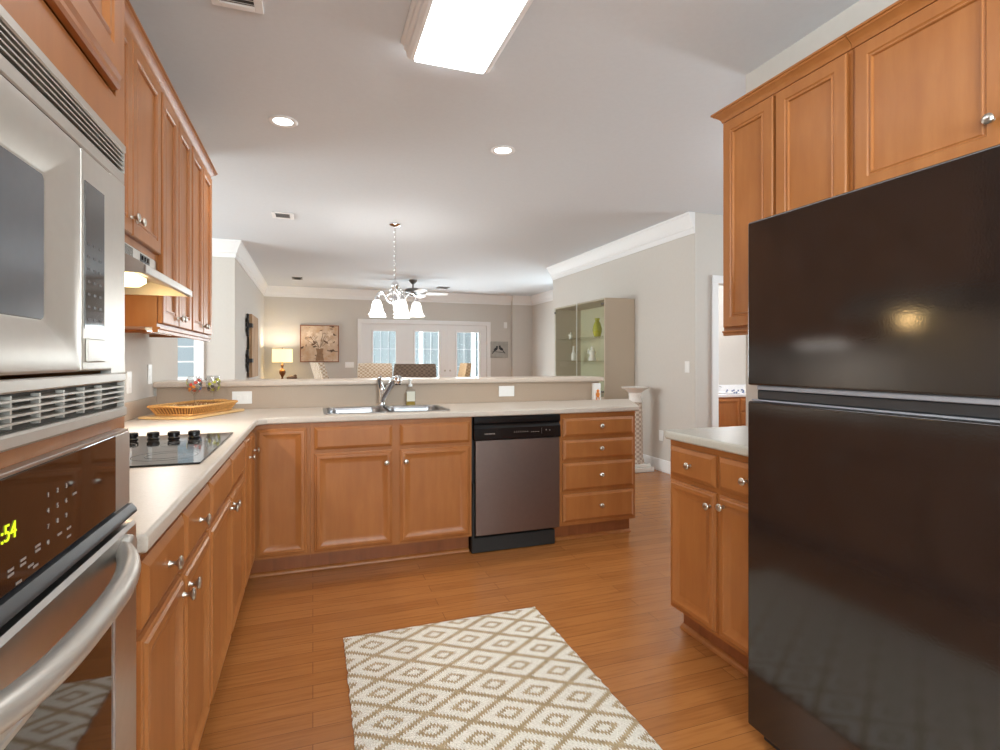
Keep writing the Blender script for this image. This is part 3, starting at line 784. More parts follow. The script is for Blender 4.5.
# ------------------------------------------------------------------ sink, faucet, soap
snk = thing('kitchen_sink', 'double bowl stainless sink sunk in the counter', 'sink', ((SK[0] + SK[1]) / 2, (SK[2] + SK[3]) / 2, CT), 0)
hw, hd = (SK[1] - SK[0]) / 2, (SK[3] - SK[2]) / 2
def rrect(cx, cy, a, c, r, z, n=7):
    out = []
    for sx_, sy_, s in ((1, 1, 0), (-1, 1, 1), (-1, -1, 2), (1, -1, 3)):
        for i in range(n): t = pi / 2 * (s + i / (n - 1)); out.append((cx + sx_ * (a - r) + r * cos(t), cy + sy_ * (c - r) + r * sin(t), z))
    return out
rim = MB()
bw = (hw - .02) / 2
for cx in (-hw / 2 - .002, hw / 2 + .002):
    a = hw / 2 - .012; c_ = hd - .014
    rim.rings([rrect(cx, 0, hw / 2 + (.012 if 1 else 0), hd + .012, .07, .0012), rrect(cx, 0, hw / 2 + .010, hd + .010, .07, .0035), rrect(cx, 0, a + .006, c_ + .006, .065, .0035), rrect(cx, 0, a, c_, .06, .001),
               rrect(cx, 0, a - .01, c_ - .01, .06, -.02), rrect(cx, 0, a - .014, c_ - .014, .06, -.15), rrect(cx, 0, a - .03, c_ - .03, .05, -.165), rrect(cx, 0, .03, .03, .028, -.170)], cap0=False)
rim.build('basin', 'steel_sink', snk, 40)
for cx in (-hw / 2, hw / 2): dn = MB(); dn.lathe([(.04, 0), (.042, .003), (.03, .004), (.028, .001)], (cx, 0, -.169), 'z', 18); dn.build('drain', 'chrome', snk)

fa = thing('faucet', 'chrome pull-out kitchen faucet behind the sink', 'faucet', (.455, 3.815, CT), 0)
c = MB(); c.lathe([(.034, 0.0005), (.034, .010), (.027, .016), (.026, .03), (.025, .10), (.028, .115), (.026, .125)], n=20)
c.build('base', 'chrome', fa, 40)
pts = [(0, 0, .11), (.012, -.01, .135), (.018, -.015, .15)]
sp = MB(); sp.tube([(0, 0, .02), (.010, -.018, .06), (.030, -.045, .105), (.052, -.075, .150), (.066, -.094, .180), (.082, -.11, .187)], [.020, .021, .022, .023, .026, .028], 16)
sp.build('spout', 'chrome', fa, 60)
sp = MB(); sp.lathe([(.022, -.026), (.028, -.024), (.031, -.004), (.029, .012), (.022, .024), (.010, .030)], (.094, -.12, .185), 'z', 20)
hdo = sp.build('spray_head', 'chrome', fa, 50)
sp = MB(); sp.lathe([(.0215, -.0262), (.019, -.031), (.004, -.032)], (.094, -.12, .185), 'z', 18); sp.build('spray_face', 'blackgloss', hdo, 40)['label'] = 'dark spray face'
sp = MB(); sp.tube([(0, 0, .12), (-.012, .0, .155), (-.02, -.012, .19), (-.012, -.04, .205)], [.021, .022, .018, .010], 14); sp.build('lever', 'chrome', fa, 60)

so = thing('soap_bottle', 'clear square pump bottle of amber soap beside the faucet', 'soap bottle', (.655, 3.815, CT), 0)
g = MB(); g.rings([rrect(0, 0, .034, .022, .008, .0006), rrect(0, 0, .035, .023, .008, .004), rrect(0, 0, .035, .023, .008, .105), rrect(0, 0, .028, .018, .008, .116), rrect(0, 0, .012, .012, .0118, .122), rrect(0, 0, .012, .012, .0118, .134)])
g.build('bottle', 'crystal', so, 40)
g = MB(); g.rings([rrect(0, 0, .031, .019, .007, .004), rrect(0, 0, .031, .019, .007, .085)]); g.build('liquid', 'soapliquid', so, 40)['label'] = 'amber liquid soap'
g = MB(); g.box(-.029, .029, -.0245, -.0233, .030, .100); g.build('paper_label', 'label', so)
g = MB(); g.lathe([(.014, .1345), (.014, .150), (.006, .153), (.0055, .172), (.013, .174), (.014, .186), (.006, .190)], n=16); g.tube([(0, 0, .181), (.0, -.035, .182), (0, -.042, .176)], .0055, 8); g.build('pump', 'plate', so, 40)['label'] = 'white pump'

# ------------------------------------------------------------------ cooktop
ck = thing('cooktop', 'black glass electric cooktop with dark knobs along one edge', 'cooktop', (-.59, 2.235, CT), 0)
g = MB(); g.box(-.245, .262, -.365, .365, .0005, .006, .002); g.build('glass_top', 'blackglass', ck)
for x, y, r in ((-.12, -.2, .075), (.13, -.2, .095), (-.12, .07, .095), (.13, .07, .075)):
    for q in (r, r * .6): g = MB(); g.lathe([(q - .001, .0061), (q + .001, .0061), (q + .001, .0064), (q - .001, .0064)], (x, y, 0), 'z', 40, False, False); g.build('burner_ring', 'dimprint', ck)
for x in (-.085, -.012, .060, .132):
    k = MB(); k.lathe([(.021, .0062), (.022, .009), (.019, .012), (.0185, .016)], (x, .245, 0), 'z', 20); k.box(x - .016, x + .016, .235, .255, .014, .034, .004, 2)
    k.lathe([(.0185, .016), (.022, .018), (.0225, .030), (.019, .034)], (x, .245, 0), 'z', 20)
    k.build('knob', 'blackgloss', ck, 40)

# ------------------------------------------------------------------ range hood and wall cabinets (left)
XU = -.607; UB = 1.372; UT = 2.395
H0, H1 = 1.79, 2.55
w = H1 - H0
zb = 1.640
upper_cabinet('short maple wall cabinet above the range hood', (XU, H0, zb), ROT_L, w, UT - zb,
    [(.012, w / 2 - .004, .026, UT - zb - .046, [(w / 2 - .020, .085)]), (w / 2 + .004, w - .016, .026, UT - zb - .046, [(w / 2 + .045, .085)])], crown=(1, 0), rail=False)
w = .595
zd0, zd1 = .016, UT - UB - .046
for k, lab in enumerate(('tall maple wall cabinet directly behind the range hood', 'tall maple wall cabinet at the end of the left row, over the tray')):
    upper_cabinet(lab, (XU, H1 + k * .59, UB), ROT_L, .59, UT - UB,
        [(.016, .288, zd0, zd1, [(.266, .055)]), (.302, .574, zd0, zd1, [(.324, .055)])], crown=(0, 1 if k else 0))
ulo = thing('under_cabinet_light', 'slim white fluorescent strip glowing under the wall cabinet', 'light fixture', (-.63, 2.76, UB - .02))
ul = MB(); ul.box(-.022, .022, -.2, .2, .006, .0195, .003); ul.build('housing', 'plate', ulo)
ul = MB(); ul.box(-.016, .016, -.195, .195, .001, .0058, .002, 2); ul.build('lens', 'undercab', ulo)

hd_ = thing('range_hood', 'stainless range hood with lit lamp above the cooktop', 'range hood', (XL, H0 + .095, 1.50), ROT_L)
w = H1 - H0 - .10; dpt = .455; fr = .33
# local: x along the wall, y=0 at the wall and negative outwards
b = MB()
sec = [(-.001, .139), (-fr, .139), (-fr, .100), (-dpt + .002, .030), (-dpt, .024), (-dpt, .0), (-dpt + .010, .0), (-dpt + .012, .014), (-fr + .02, .055), (-.02, .06), (-.001, .06)]
def side(x):
    return lambda y, z: (x, y, z)
b.extr(sec, side(0), side(w))
# deep end cheeks
chk = [(-.001, .139), (-fr, .139), (-fr, .100), (-dpt + .002, .030), (-dpt, .0), (-.001, .0)]
b.extr(chk, side(-.001), side(.010)); b.extr(chk, side(w - .010), side(w + .001))
b.build('body', 'steel_light', hd_, 30)
lp = MB(); lp.box(-.002, w + .002, -dpt - .006, -dpt + .001, -.001, .025, .002); lp.build('front_lip', 'steel', hd_)
vv = MB()
for k in range(8):
    for r_ in range(22): vv.box(.03 + r_ * .015, .03 + r_ * .015 + .010, -fr - .001, -fr, .104 + k * .004, .1058 + k * .004)
vv.build('vent_slots', 'shadowgap', hd_)
vv = MB(); vv.box(w - .22, w - .10, -fr - .0015, -fr, .104, .133, .001)
vv.build('switch_panel', 'greytrim', hd_)
for q in range(3):
    vv = MB(); vv.box(w - .205 + q * .034, w - .183 + q * .034, -fr - .006, -fr - .0015, .110, .127, .002); vv.build('switch', 'blackgloss', hd_)
un = MB(); un.box(.012, w - .012, -fr + .03, -.02, .045, .052); un.build('filter', 'steel', hd_)
ln = MB(); ln.rings([rrect(.31, -.30, .12, .06, .03, .034), rrect(.31, -.30, .12, .06, .03, .018), rrect(.31, -.30, .10, .045, .03, .002)]); ln.build('lamp_lens', 'hoodbulb', hd_, 40)

hl = bpy.data.lights.new('hood_lamp_light', 'POINT'); hl.shadow_soft_size = .03; hl.energy = 1.7; hl.color = (1, .64, .26)
ho = bpy.data.objects.new('hood_lamp_light', hl); COL.objects.link(ho); ho.parent = hd_; ho.location = (.31, -.30, -.032)
q_ = bpy.data.lights.new('under_cabinet_glow', 'AREA'); q_.shape = 'RECTANGLE'; q_.size = .03; q_.size_y = .38; q_.energy = 5; q_.color = (1, .95, .88)
qo = bpy.data.objects.new('under_cabinet_glow', q_); COL.objects.link(qo); qo.parent = ulo; qo.location = (0, 0, -.006); qo.rotation_euler = (0, 0, 0)
# ------------------------------------------------------------------ tray, board, glasses
ang = math.atan2(.91, .41)
bd = MB(); bd.rings([rrect(0, 0, .260, .150, .02, .0006), rrect(0, 0, .265, .155, .02, .004), rrect(0, 0, .265, .155, .02, .012), rrect(0, 0, .261, .151, .02, .015)])
cb = bd.build('cutting_board', 'bamboo', None, 40); cb.location = (-.650, 3.556, CT); cb.rotation_euler = (0, 0, ang)
tag(cb, 'pale wooden board under the wicker tray in the counter corner', 'board')
tz = CT + .0155
ty = thing('wicker_tray', 'honey wicker serving tray with sloped sides on a wooden board', 'tray', (-.650, 3.556, tz), ang)
def rra(a, c, r, z, n=9): return rrect(0, 0, a, c, r, z, n)
t1 = MB(); t1.rings([rra(.195, .105, .03, .0006), rra(.195, .105, .03, .006)]); t1.build('base', 'wicker', ty)
wl = MB()
def dense(ring, step=.014):
    out = []
    for i in range(len(ring)):
        a, c = Vector(ring[i]), Vector(ring[(i + 1) % len(ring)]); L = (c - a).length; n = max(1, int(L / step))
        for k in range(n): out.append(a.lerp(c, k / n))
    return out
lo2 = dense(rra(.197, .107, .03, .004, 5)); hi2 = []
for p in lo2:
    hi2.append((p[0] * .226 / .197, p[1] * .134 / .107, .048))
for p, q in zip(lo2, hi2): wl.tube([p, q], .0034, 5)
wl.build('woven_side', 'wicker', ty, 60)
ln_ = MB(); ln_.rings([rra(.186, .096, .03, .0065), rra(.190, .100, .03, .010), rra(.214, .122, .04, .044), rra(.217, .125, .04, .044), rra(.193, .103, .03, .0065)], cap0=False, cap1=False); ln_.build('lining', 'lining', ty, 60)
rm = MB(); rm.tube(rra(.228, .136, .04, .050, 8), .0065, 8, closed=True); rm.tube(rra(.199, .109, .03, .005, 8), .0045, 8, closed=True); rm.build('rim', 'wicker', ty, 60)
for sgn in (-1, 1):
    hnd = MB(); hnd.tube([(sgn * .228, -.05, .052), (sgn * .243, -.042, .054), (sgn * .250, 0, .056), (sgn * .243, .042, .054), (sgn * .228, .05, .052)], .0055, 8); hnd.build('handle', 'wicker', ty, 60)
rf = MB(); random.seed(3)
def stem_local(X, Y):
    dx_, dy_ = X + .650, Y - 3.556; return (dx_ * cos(ang) + dy_ * sin(ang), -dx_ * sin(ang) + dy_ * cos(ang))
STEMS = [stem_local(-.660, 3.585), stem_local(-.575, 3.665)]
for k in range(40):
    x, y = random.uniform(-.12, .12), random.uniform(-.05, .05); pts = []
    a = random.uniform(0, 2 * pi)
    for q in range(7):
        pts.append((x, y, .008 + .05 * abs(sin(q * .9 + k)) * random.uniform(.5, 1.0))); a += random.uniform(-.7, .7); x = max(-.16, min(.16, x + .03 * cos(a))); y = max(-.07, min(.07, y + .03 * sin(a)))
    if all(math.hypot(p[0] - u_[0], p[1] - u_[1]) > .045 for p in pts for u_ in STEMS): rf.tube(pts, .0016, 5)
rfo = rf.build('raffia', 'raffia', None, 60); rfo.location = (-.650, 3.556, tz); rfo.rotation_euler = (0, 0, ang); rfo['kind'] = 'stuff'
tag(rfo, 'loose straw raffia lying in the wicker tray', 'raffia')
def goblet(x, y, label, cols):
    t = thing('wine_glass', label, 'wine glass', (x, y, tz + .0065), 0, 'painted goblets in the tray')
    g = MB(); g.lathe([(.034, .0006), (.034, .003), (.010, .008), (.0048, .015), (.0045, .085), (.008, .098), (.022, .110), (.034, .130), (.040, .155), (.038, .185), (.034, .205),
                       (.0325, .205), (.0365, .185), (.0385, .155), (.0325, .131), (.020, .113), (.004, .103)], n=28)
    g.build('glass', 'crystal', t, 60)
    PR = [(.100, .010), (.110, .022), (.130, .034), (.155, .040), (.185, .038), (.205, .034)]
    for k in range(18):
        a = k * 2.39; z = .118 + (k % 6) * .0125
        (z0_, r0_), (z1_, r1_) = next((p, q) for p, q in zip(PR, PR[1:]) if p[0] <= z <= q[0])
        r = r0_ + (r1_ - r0_) * (z - z0_) / (z1_ - z0_) + .0012; sl_ = math.atan2(r1_ - r0_, z1_ - z0_)
        p = MB(); p.ball((0, 0, 0), .0018, .0105, .0095, 2)
        bmesh.ops.transform(p.bm, matrix=Matrix.Translation((r * cos(a), r * sin(a), z)) @ Matrix.Rotation(a, 4, 'Z') @ Matrix.Rotation(sl_, 4, 'Y'), verts=p.bm.verts[:])
        p.build('painted_flower', cols[k % len(cols)], t, 60)
goblet(-.660, 3.585, 'stemmed wine glass painted with red and orange flowers', ('redglaze', 'redglaze', 'orange', 'floral', 'limeglaze'))
goblet(-.575, 3.665, 'stemmed wine glass painted with yellow green leaves', ('limeglaze', 'limeglaze', 'pewter', 'limeglaze', 'ceramic'))

# ------------------------------------------------------------------ switches and outlets
def plate(label, cat, loc, rz, w, h, kind, name):
    t = thing(name, label, cat, loc, rz, 'white wall plates')
    b = MB(); b.box(-w / 2, w / 2, -.007, -.0006, -h / 2, h / 2, .003, 2); b.build('plate', 'plate', t)
    b = MB()
    if kind == 'rocker':
        n = max(1, int(round(w / .06)))
        for i in range(n): x = (i - (n - 1) / 2) * .046; b.box(x - .015, x + .015, -.010, -.0071, -.032, .032, .001)
    elif kind == 'outlet':
        for z in (-.02, .02): b.box(-.016, .016, -.009, -.0071, z - .014, z + .014, .001)
    elif kind == 'wide':
        for x in (-.02, .02): b.box(x - .014, x + .014, -.009, -.0071, -.016, .016, .001)
    b.build('rocker' if kind == 'rocker' else 'socket', 'plate', t)
    return t
plate('white switch plate on the backsplash at the corner by the tray', 'switch', (-.437, 3.872, .990), 0, .118, .082, 'wide', 'switch_plate')
plate('white outlet plate on the tan backsplash near the ledge end', 'outlet', (1.402, 3.872, .998), 0, .125, .080, 'wide', 'outlet_plate')
plate('tall white wall switch under the cabinets, nearest the oven', 'switch', (XL, 3.38, 1.115), ROT_L, .075, .118, 'rocker', 'switch_plate')
plate('white wall outlet just past the switch, close to the bar ledge', 'outlet', (XL, 3.77, 1.150), ROT_L, .075, .118, 'outlet', 'outlet_plate')
plate('single white light switch on the wall right of the display cabinet', 'switch', (3.67, 4.618, 1.165), ROT_R, .075, .118, 'rocker', 'switch_plate')
plate('low white outlet on the right wall above the baseboard', 'outlet', (3.67, 5.057, .395), ROT_R, .075, .118, 'outlet', 'outlet_plate')
plate('three-gang white switch plate beside the patio doors', 'switch', (.735, 11.83, 1.135), 0, .18, .118, 'rocker', 'switch_plate')

# ------------------------------------------------------------------ right side: base, uppers, fridge
RF = 1.548
w = .645
base_cabinet('maple base cabinet with two drawers beside the refrigerator', (RF, 2.065, 0), ROT_R, w,
    [('drawer', .014, .305, DW0, DW1, [(.16, .782)]), ('drawer', .325, .62, DW0, DW1, [(.475, .782)]),
     ('door', .014, .305, D0, D1, [(.280, .640)]), ('door', .325, .62, D0, D1, [(.355, .655)])])
RU = 1.842
upper_cabinet('tall maple wall cabinet left of the refrigerator', (RU, 2.055, UB), ROT_R, .645, UT - UB,
    [(.014, .303, zd0, zd1, [(.28, .055)]), (.318, .632, zd0, zd1, [(.342, .055)])], crown=(1, 0))
zf = 1.80
upper_cabinet('wide maple wall cabinet over the refrigerator', (RU, 1.409, zf), ROT_R, .94, UT - zf,
    [(.018, .462, .030, UT - zf - .046, [(.430, .118)]), (.474, .922, .030, UT - zf - .046, [(.506, .118)])], rail=False)

FX, FY0, FY1, FT_ = 1.344, .64, 1.394, 1.685
fg = thing('refrigerator', 'tall pebbled black top-freezer refrigerator', 'refrigerator', (FX, FY1, 0), ROT_R)
w = FY1 - FY0
b = MB(); b.box(.003, w - .003, .085, .775, .03, FT_ - .012, .006, 2); b.box(.02, w - .02, .07, .085, .03, FT_ - .02); b.build('body', 'fridge', fg, 40)
b = MB(); b.box(0, w, 0, .070, 1.154, FT_, .007, 3); b.build('freezer_door', 'fridge', fg, 40)
b = MB(); b.box(0, w, 0, .070, .045, 1.102, .007, 3); b.build('lower_door', 'fridge', fg, 40)
b = MB(); b.box(.006, w - .006, .012, .068, 1.1030, 1.108, .001); b.box(.03, w - .006, .010, .068, 1.140, 1.1535, .002); b.build('door_trim', 'greystrip', fg)['label'] = 'pale trim strip between the doors'
b = MB(); b.box(.020, w - .02, .02, .068, 1.1085, 1.1395, .004); b.build('handle_recess', 'greytrim', fg)
b = MB(); b.box(.03, w - .03, .04, .075, .004, .043); b.build('base_grille', 'blackmatte', fg)

# ------------------------------------------------------------------ rug
rg = MB(); 
rx0, rx1, ry0, ry1 = .128, 1.043, .93, 2.470
nx, ny = 46, 76
grid = [[None] * (ny + 1) for _ in range(nx + 1)]
random.seed(5)
for i in range(nx + 1):
    for j in range(ny + 1):
        x = rx0 + (rx1 - rx0) * i / nx; y = ry0 + (ry1 - ry0) * j / ny
        ed = min(i, nx - i, j, ny - j)
        if i in (0, nx): x += random.uniform(-.003, .003)
        grid[i][j] = rg.bm.verts.new((x, y, (.0125 if ed > 1 else (.011 if ed == 1 else .006)) + random.uniform(-.0006, .0006)))
tf = [rg.bm.faces.new((grid[i][j], grid[i + 1][j], grid[i + 1][j + 1], grid[i][j + 1])) for i in range(nx) for j in range(ny)]
r = bmesh.ops.extrude_face_region(rg.bm, geom=tf)
for v in r['geom']:
    if isinstance(v, bmesh.types.BMVert): v.co.z = .0008
tag(rg.build('rug', 'rug', None, 60), 'woven ivory and tan diamond rug on the wood floor', 'rug')

# ------------------------------------------------------------------ ceiling fixtures
fl = thing('ceiling_light', 'long lit fluorescent box light on the kitchen ceiling', 'ceiling light', (.625, 1.94, CEIL))
b = MB(); pr = [(-.235, -.001), (-.235, -.014), (-.222, -.020), (-.220, -.040), (-.208, -.046), (-.206, -.070), (-.190, -.082), (-.174, -.084), (-.174, -.02), (-.15, -.001)]
for s in (-1, 1): b.extr(pr, lambda x, z: (x * s, -.63, z), lambda x, z: (x * s, .60, z))
b.build('side_molding', 'white', fl, 25)
b = MB(); b.box(-.171, .171, -.63, .602, -.089, -.004, .008, 2); b.build('diffuser', 'diffuser', fl, 40)
def can(x, y, label):
    t = thing('recessed_light', label, 'recessed light', (x, y, CEIL), 0, 'recessed ceiling lights')
    b = MB(); b.lathe([(.060, -.0005), (.086, -.0005), (.088, -.004), (.080, -.009), (.064, -.008), (.058, -.003)], n=32, cap0=False, cap1=False); b.build('trim_ring', 'white', t, 40)
    b = MB(); b.lathe([(.002, -.004), (.045, -.005), (.0595, -.0035), (.0598, -.0008)], n=32); b.build('lamp', 'bulb', t, 40)
    l = bpy.data.lights.new('recessed_lamp', 'SPOT'); l.energy = 30; l.spot_size = radians(120); l.spot_blend = .8; l.shadow_soft_size = .05; l.color = (1, .95, .86)
    lo_ = bpy.data.objects.new('recessed_lamp', l); COL.objects.link(lo_); lo_.location = (0, 0, -.03); lo_.parent = t
can(-.177, 3.638, 'round recessed ceiling light above the sink side, nearer the wall cabinets')
can(1.285, 3.621, 'round recessed ceiling light above the dishwasher end')
def vent(label, x0, x1, y0, y1, slats, mat='white'):
    t = thing('ceiling_vent', label, 'vent', ((x0 + x1) / 2, (y0 + y1) / 2, CEIL), 0, 'ceiling vents')
    hx, hy = (x1 - x0) / 2, (y1 - y0) / 2; m_ = min(hx, hy) * .34
    b = MB()
    for a in ((-hx, -hx + m_, -hy, hy), (hx - m_, hx, -hy, hy), (-hx + m_, hx - m_, -hy, -hy + m_), (-hx + m_, hx - m_, hy - m_, hy)): b.box(a[0], a[1], a[2], a[3], -.010, -.0006, .002)
    b.build('frame', mat, t)
    b = MB(); b.box(-hx + m_, hx - m_, -hy + m_, hy - m_, -.003, -.0008); b.build('backing', 'shadowgap', t)
    b = MB()
    for k in range(slats):
        y = -hy + m_ + (2 * hy - 2 * m_) * (k + .5) / slats; d = (hy - m_) / slats * .55
        b.extr([(-d, -.009), (-d + .002, -.0095), (d, -.0035), (d - .002, -.0032)], lambda yy, z: (-hx + m_, y + yy, z), lambda yy, z: (hx - m_, y + yy, z))
    b.build('slat', mat, t)
vent('grey louvered air vent on the ceiling near the left wall cabinets', -.40, -.20, 2.05, 2.53, 16)
vent('small white air vent on the ceiling before the chandelier', -.40, -.19, 5.87, 6.12, 6)
vent('small grey air vent at the far ceiling corner above the lamp', -.36, -.18, 10.38, 10.66, 5, 'pewter')
vent('thin grey ceiling vent just behind the fan', 2.42, 2.66, 10.75, 11.0, 5, 'pewter')

# chandelier
ch = thing('chandelier', 'five-arm chrome chandelier with lit white bell shades', 'chandelier', (.857, 5.98, CEIL))
b = MB(); b.lathe([(.001, -.0006), (.065, -.0006), (.066, -.010), (.050, -.022), (.015, -.030), (.006, -.04)], n=24); b.build('canopy', 'chrome', ch, 40)
b = MB(); z = -.04; k = 0
while z > -.615:
    ring = []
    for q in range(10):
        a = 2 * pi * q / 10; u, v_ = .009 * cos(a), .016 * sin(a)
        ring.append((u if k % 2 else 0, 0 if k % 2 else u, z - .016 + v_))
    b.tube(ring, .0026, 5, closed=True); z -= .0265; k += 1
b.build('chain', 'chrome', ch, 60)
b = MB(); b.lathe([(.002, -.60), (.012, -.615), (.014, -.63), (.035, -.65), (.045, -.675), (.040, -.70), (.020, -.73), (.014, -.77), (.020, -.80), (.030, -.83), (.034, -.86), (.026, -.90), (.014, -.93), (.018, -.945), (.010, -.965), (.001, -.975)], n=20)
b.build('column', 'chrome', ch, 60)
vy = .1426
for k in range(5):
    a = 2 * pi * k / 5 - vy; ca, sa = cos(a), sin(a); R_ = .235
    pth = [(.02, -.86), (.06, -.875), (.10, -.85), (.125, -.80), (.155, -.765), (.195, -.765), (.225, -.79), (R_, -.825)]
    b = MB(); b.tube([(r * ca, r * sa, z) for r, z in pth], .0075, 8)
    for q in ((.07, -.80, .03), (.06, -.745, .022)):
        b.tube([((q[0] + q[2] * cos(t * .55)) * ca, (q[0] + q[2] * cos(t * .55)) * sa, q[1] + q[2] * sin(t * .55)) for t in range(10)], .004, 6)
    b.build('arm', 'chrome', ch, 60)
    b = MB(); b.lathe([(.020, -.822), (.024, -.83), (.024, -.855), (.028, -.86)], (R_ * ca, R_ * sa, 0), n=16); b.build('shade_holder', 'chrome', ch, 40)
    b = MB(); b.lathe([(.027, -.858), (.044, -.875), (.056, -.915), (.064, -.965), (.082, -1.005), (.094, -1.018), (.091, -1.018), (.080, -1.003), (.061, -.962), (.052, -.915), (.040, -.878), (.022, -.862)], (R_ * ca, R_ * sa, 0), n=28, cap0=False, cap1=False)
    b.build('shade', 'shade_white', ch, 60)
    b = MB(); b.ball((R_ * ca, R_ * sa, -.955), .030, .030, .04, 2); b.build('bulb', 'bulb', ch, 60)
cl_ = bpy.data.lights.new('chandelier_glow', 'POINT'); cl_.energy = 30; cl_.color = (1, .97, .92); cl_.shadow_soft_size = .2
co_ = bpy.data.objects.new('chandelier_glow', cl_); COL.objects.link(co_); co_.parent = ch; co_.location = (0, 0, -1.06)
# ceiling fan
fn = thing('ceiling_fan', 'pewter ceiling fan with pale blades beyond the chandelier', 'ceiling fan', (1.774, 10.047, CEIL))
b = MB(); b.lathe([(.075, -.0006), (.07, -.03), (.03, -.075), (.016, -.08)], n=20); b.lathe([(.013, -.075), (.013, -.16)], n=12); b.build('downrod', 'pewter', fn, 40)
b = MB(); b.lathe([(.03, -.155), (.12, -.165), (.15, -.185), (.15, -.235), (.12, -.25), (.075, -.258), (.06, -.285), (.065, -.30), (.05, -.31)], n=28); b.build('motor', 'pewter', fn, 40)
for k in range(5):
    a = radians(-10 + 72 * k); R = Matrix.Rotation(a, 4, 'Z'); tl = Matrix.Rotation(radians(12), 4, 'X')
    b = MB(); b.rings([[R @ Vector(p) for p in ring] for ring in ([(.12, -.015, -.262), (.12, .015, -.262), (.12, .015, -.254), (.12, -.015, -.254)], [(.25, -.03, -.262), (.25, .03, -.262), (.25, .03, -.256), (.25, -.03, -.256)])]); b.build('blade_bracket', 'pewter', fn)
    pts = [(.21, -.05), (.24, -.06), (.60, -.07), (.655, -.05), (.665, 0), (.655, .05), (.60, .07), (.24, .06), (.21, .05)]
    b = MB(); b.rings([[R @ Vector((x, y, -.2565 - y * .27 + dz_)) for x, y in pts] for dz_ in (0, .006)]); b.build('blade', 'white', fn)['label'] = 'pale blade'

# ------------------------------------------------------------------ dining and living room
def chair(label, x, y, rz, mat, wd=.40, ht=1.20, lean=.10):
    t = thing('dining_chair', label, 'chair', (x, y, 0), rz, 'woven dining chairs')
    # local: sitter looks along +y, backrest at -y side
    b = MB(); b.box(-wd / 2, wd / 2, -.21, .22, .40, .48, .02, 2); b.build('seat', mat, t)
    n = 8; rg = []
    for k in range(n + 1):
        z = .481 + (ht - .481) * k / n; q = lean * (k / n) ** 1.4; rw = wd / 2 - (.012 if k == n else 0); cv_ = .018
        yy = -.20 - q
        ring = [(-rw, yy - .03, z), (-rw * .5, yy - .03 - cv_, z), (0, yy - .03 - cv_ * 1.3, z), (rw * .5, yy - .03 - cv_, z), (rw, yy - .03, z), (rw, yy + .025, z), (0, yy + .025 - cv_, z), (-rw, yy + .025, z)]
        rg.append(ring)
    b = MB(); b.rings(rg); b.build('backrest', mat, t, 50)
    for sx_ in (-1, 1):
        for y0 in (-.19, .19):
            b = MB(); x_ = sx_ * (wd / 2 - .03); b.rings([[(x_ - .015, y0 - .015, .0006), (x_ + .015, y0 - .015, .0006), (x_ + .015, y0 + .015, .0006), (x_ - .015, y0 + .015, .0006)], [(x_ - .02, y0 - .02, .3995), (x_ + .02, y0 - .02, .3995), (x_ + .02, y0 + .02, .3995), (x_ - .02, y0 + .02, .3995)]])
            b.build('leg', 'wood_dark', t)
chair('pale woven high-back dining chair behind the faucet', .665, 6.5, 0.0, 'weave_pale', .385)
chair('dark brown woven high-back dining chair right of the pale one', .945, 5.53, 0.0, 'weave_brown', .415)
chair('tan woven dining chair seen side-on before the right patio door', 1.38, 6.05, radians(86), 'weave_tan', .42)
chair('slim woven dining chair leaning left, below the flower painting', .40, 5.98, radians(-78), 'weave_pale', .42, 1.21, .17)
ar = thing('armchair', 'low brown armchair with a curved back under the flower painting', 'armchair', (.35, 8.6, 0), pi)
rg = []
for k in range(15):
    a = pi + pi * k / 14; rg.append([(.36 * cos(a), .30 * sin(a), .42), (.40 * cos(a), .34 * sin(a), .42), (.40 * cos(a), .34 * sin(a), .93 + .05 * sin(a)), (.36 * cos(a), .30 * sin(a), .93 + .05 * sin(a))])
b = MB(); b.rings(rg); b.build('backrest', 'beadboard', ar, 40)
b = MB(); b.box(-.33, .33, -.28, .32, .30, .44, .03, 2); b.build('seat', 'beadboard', ar)
for sx_ in (-1, 1):
    for sy_ in (-.2, .27):
        b = MB(); b.box(sx_ * .28 - .02, sx_ * .28 + .02, sy_ - .02, sy_ + .02, .0006, .2995, .004); b.build('leg', 'wood_dark', ar)

# lamp on a console in the far corner
cs = thing('console_table', 'console table below the lit lamp in the far corner', 'table', (-.50, 11.45, 0))
b = MB(); b.box(-.36, .42, -.22, .22, .80, .84, .006, 2); b.build('table_top', 'rustic', cs)
b = MB(); b.box(-.33, .39, -.19, .19, .70, .799, .003); b.build('apron', 'rustic', cs)
for sx_ in (-.31, .37):
    for sy_ in (-.17, .17):
        b = MB(); b.box(sx_ - .02, sx_ + .02, sy_ - .02, sy_ + .02, .0006, .6995, .003); b.build('leg', 'rustic', cs)
lm = thing('table_lamp', 'lit table lamp with cream drum shade and turned bronze base', 'lamp', (-.565, 11.35, .84))
b = MB(); b.lathe([(.085, .0006), (.085, .012), (.06, .02), (.022, .03), (.018, .06), (.03, .09), (.055, .13), (.062, .165), (.05, .195), (.02, .22), (.016, .26), (.03, .285), (.02, .31), (.01, .33), (.009, .36)], n=24); b.build('base', 'bronze', lm, 60)
b = MB(); b.lathe([(.178, .358), (.190, .355), (.185, .612), (.173, .612)], n=36, cap0=False, cap1=False); b.bm.faces.ensure_lookup_table(); b.build('lamp_shade', 'shade_yellow', lm, 50)
b = MB(); b.lathe([(.008, .61), (.010, .62), (.006, .64)], n=12); b.tube([(-.176, 0, .60), (0, 0, .605), (.176, 0, .60)], .003, 6); b.build('finial', 'bronze', lm)
b = MB(); b.ball((0, 0, .47), .035, .035, .05, 2); b.build('bulb', 'bulb', lm)
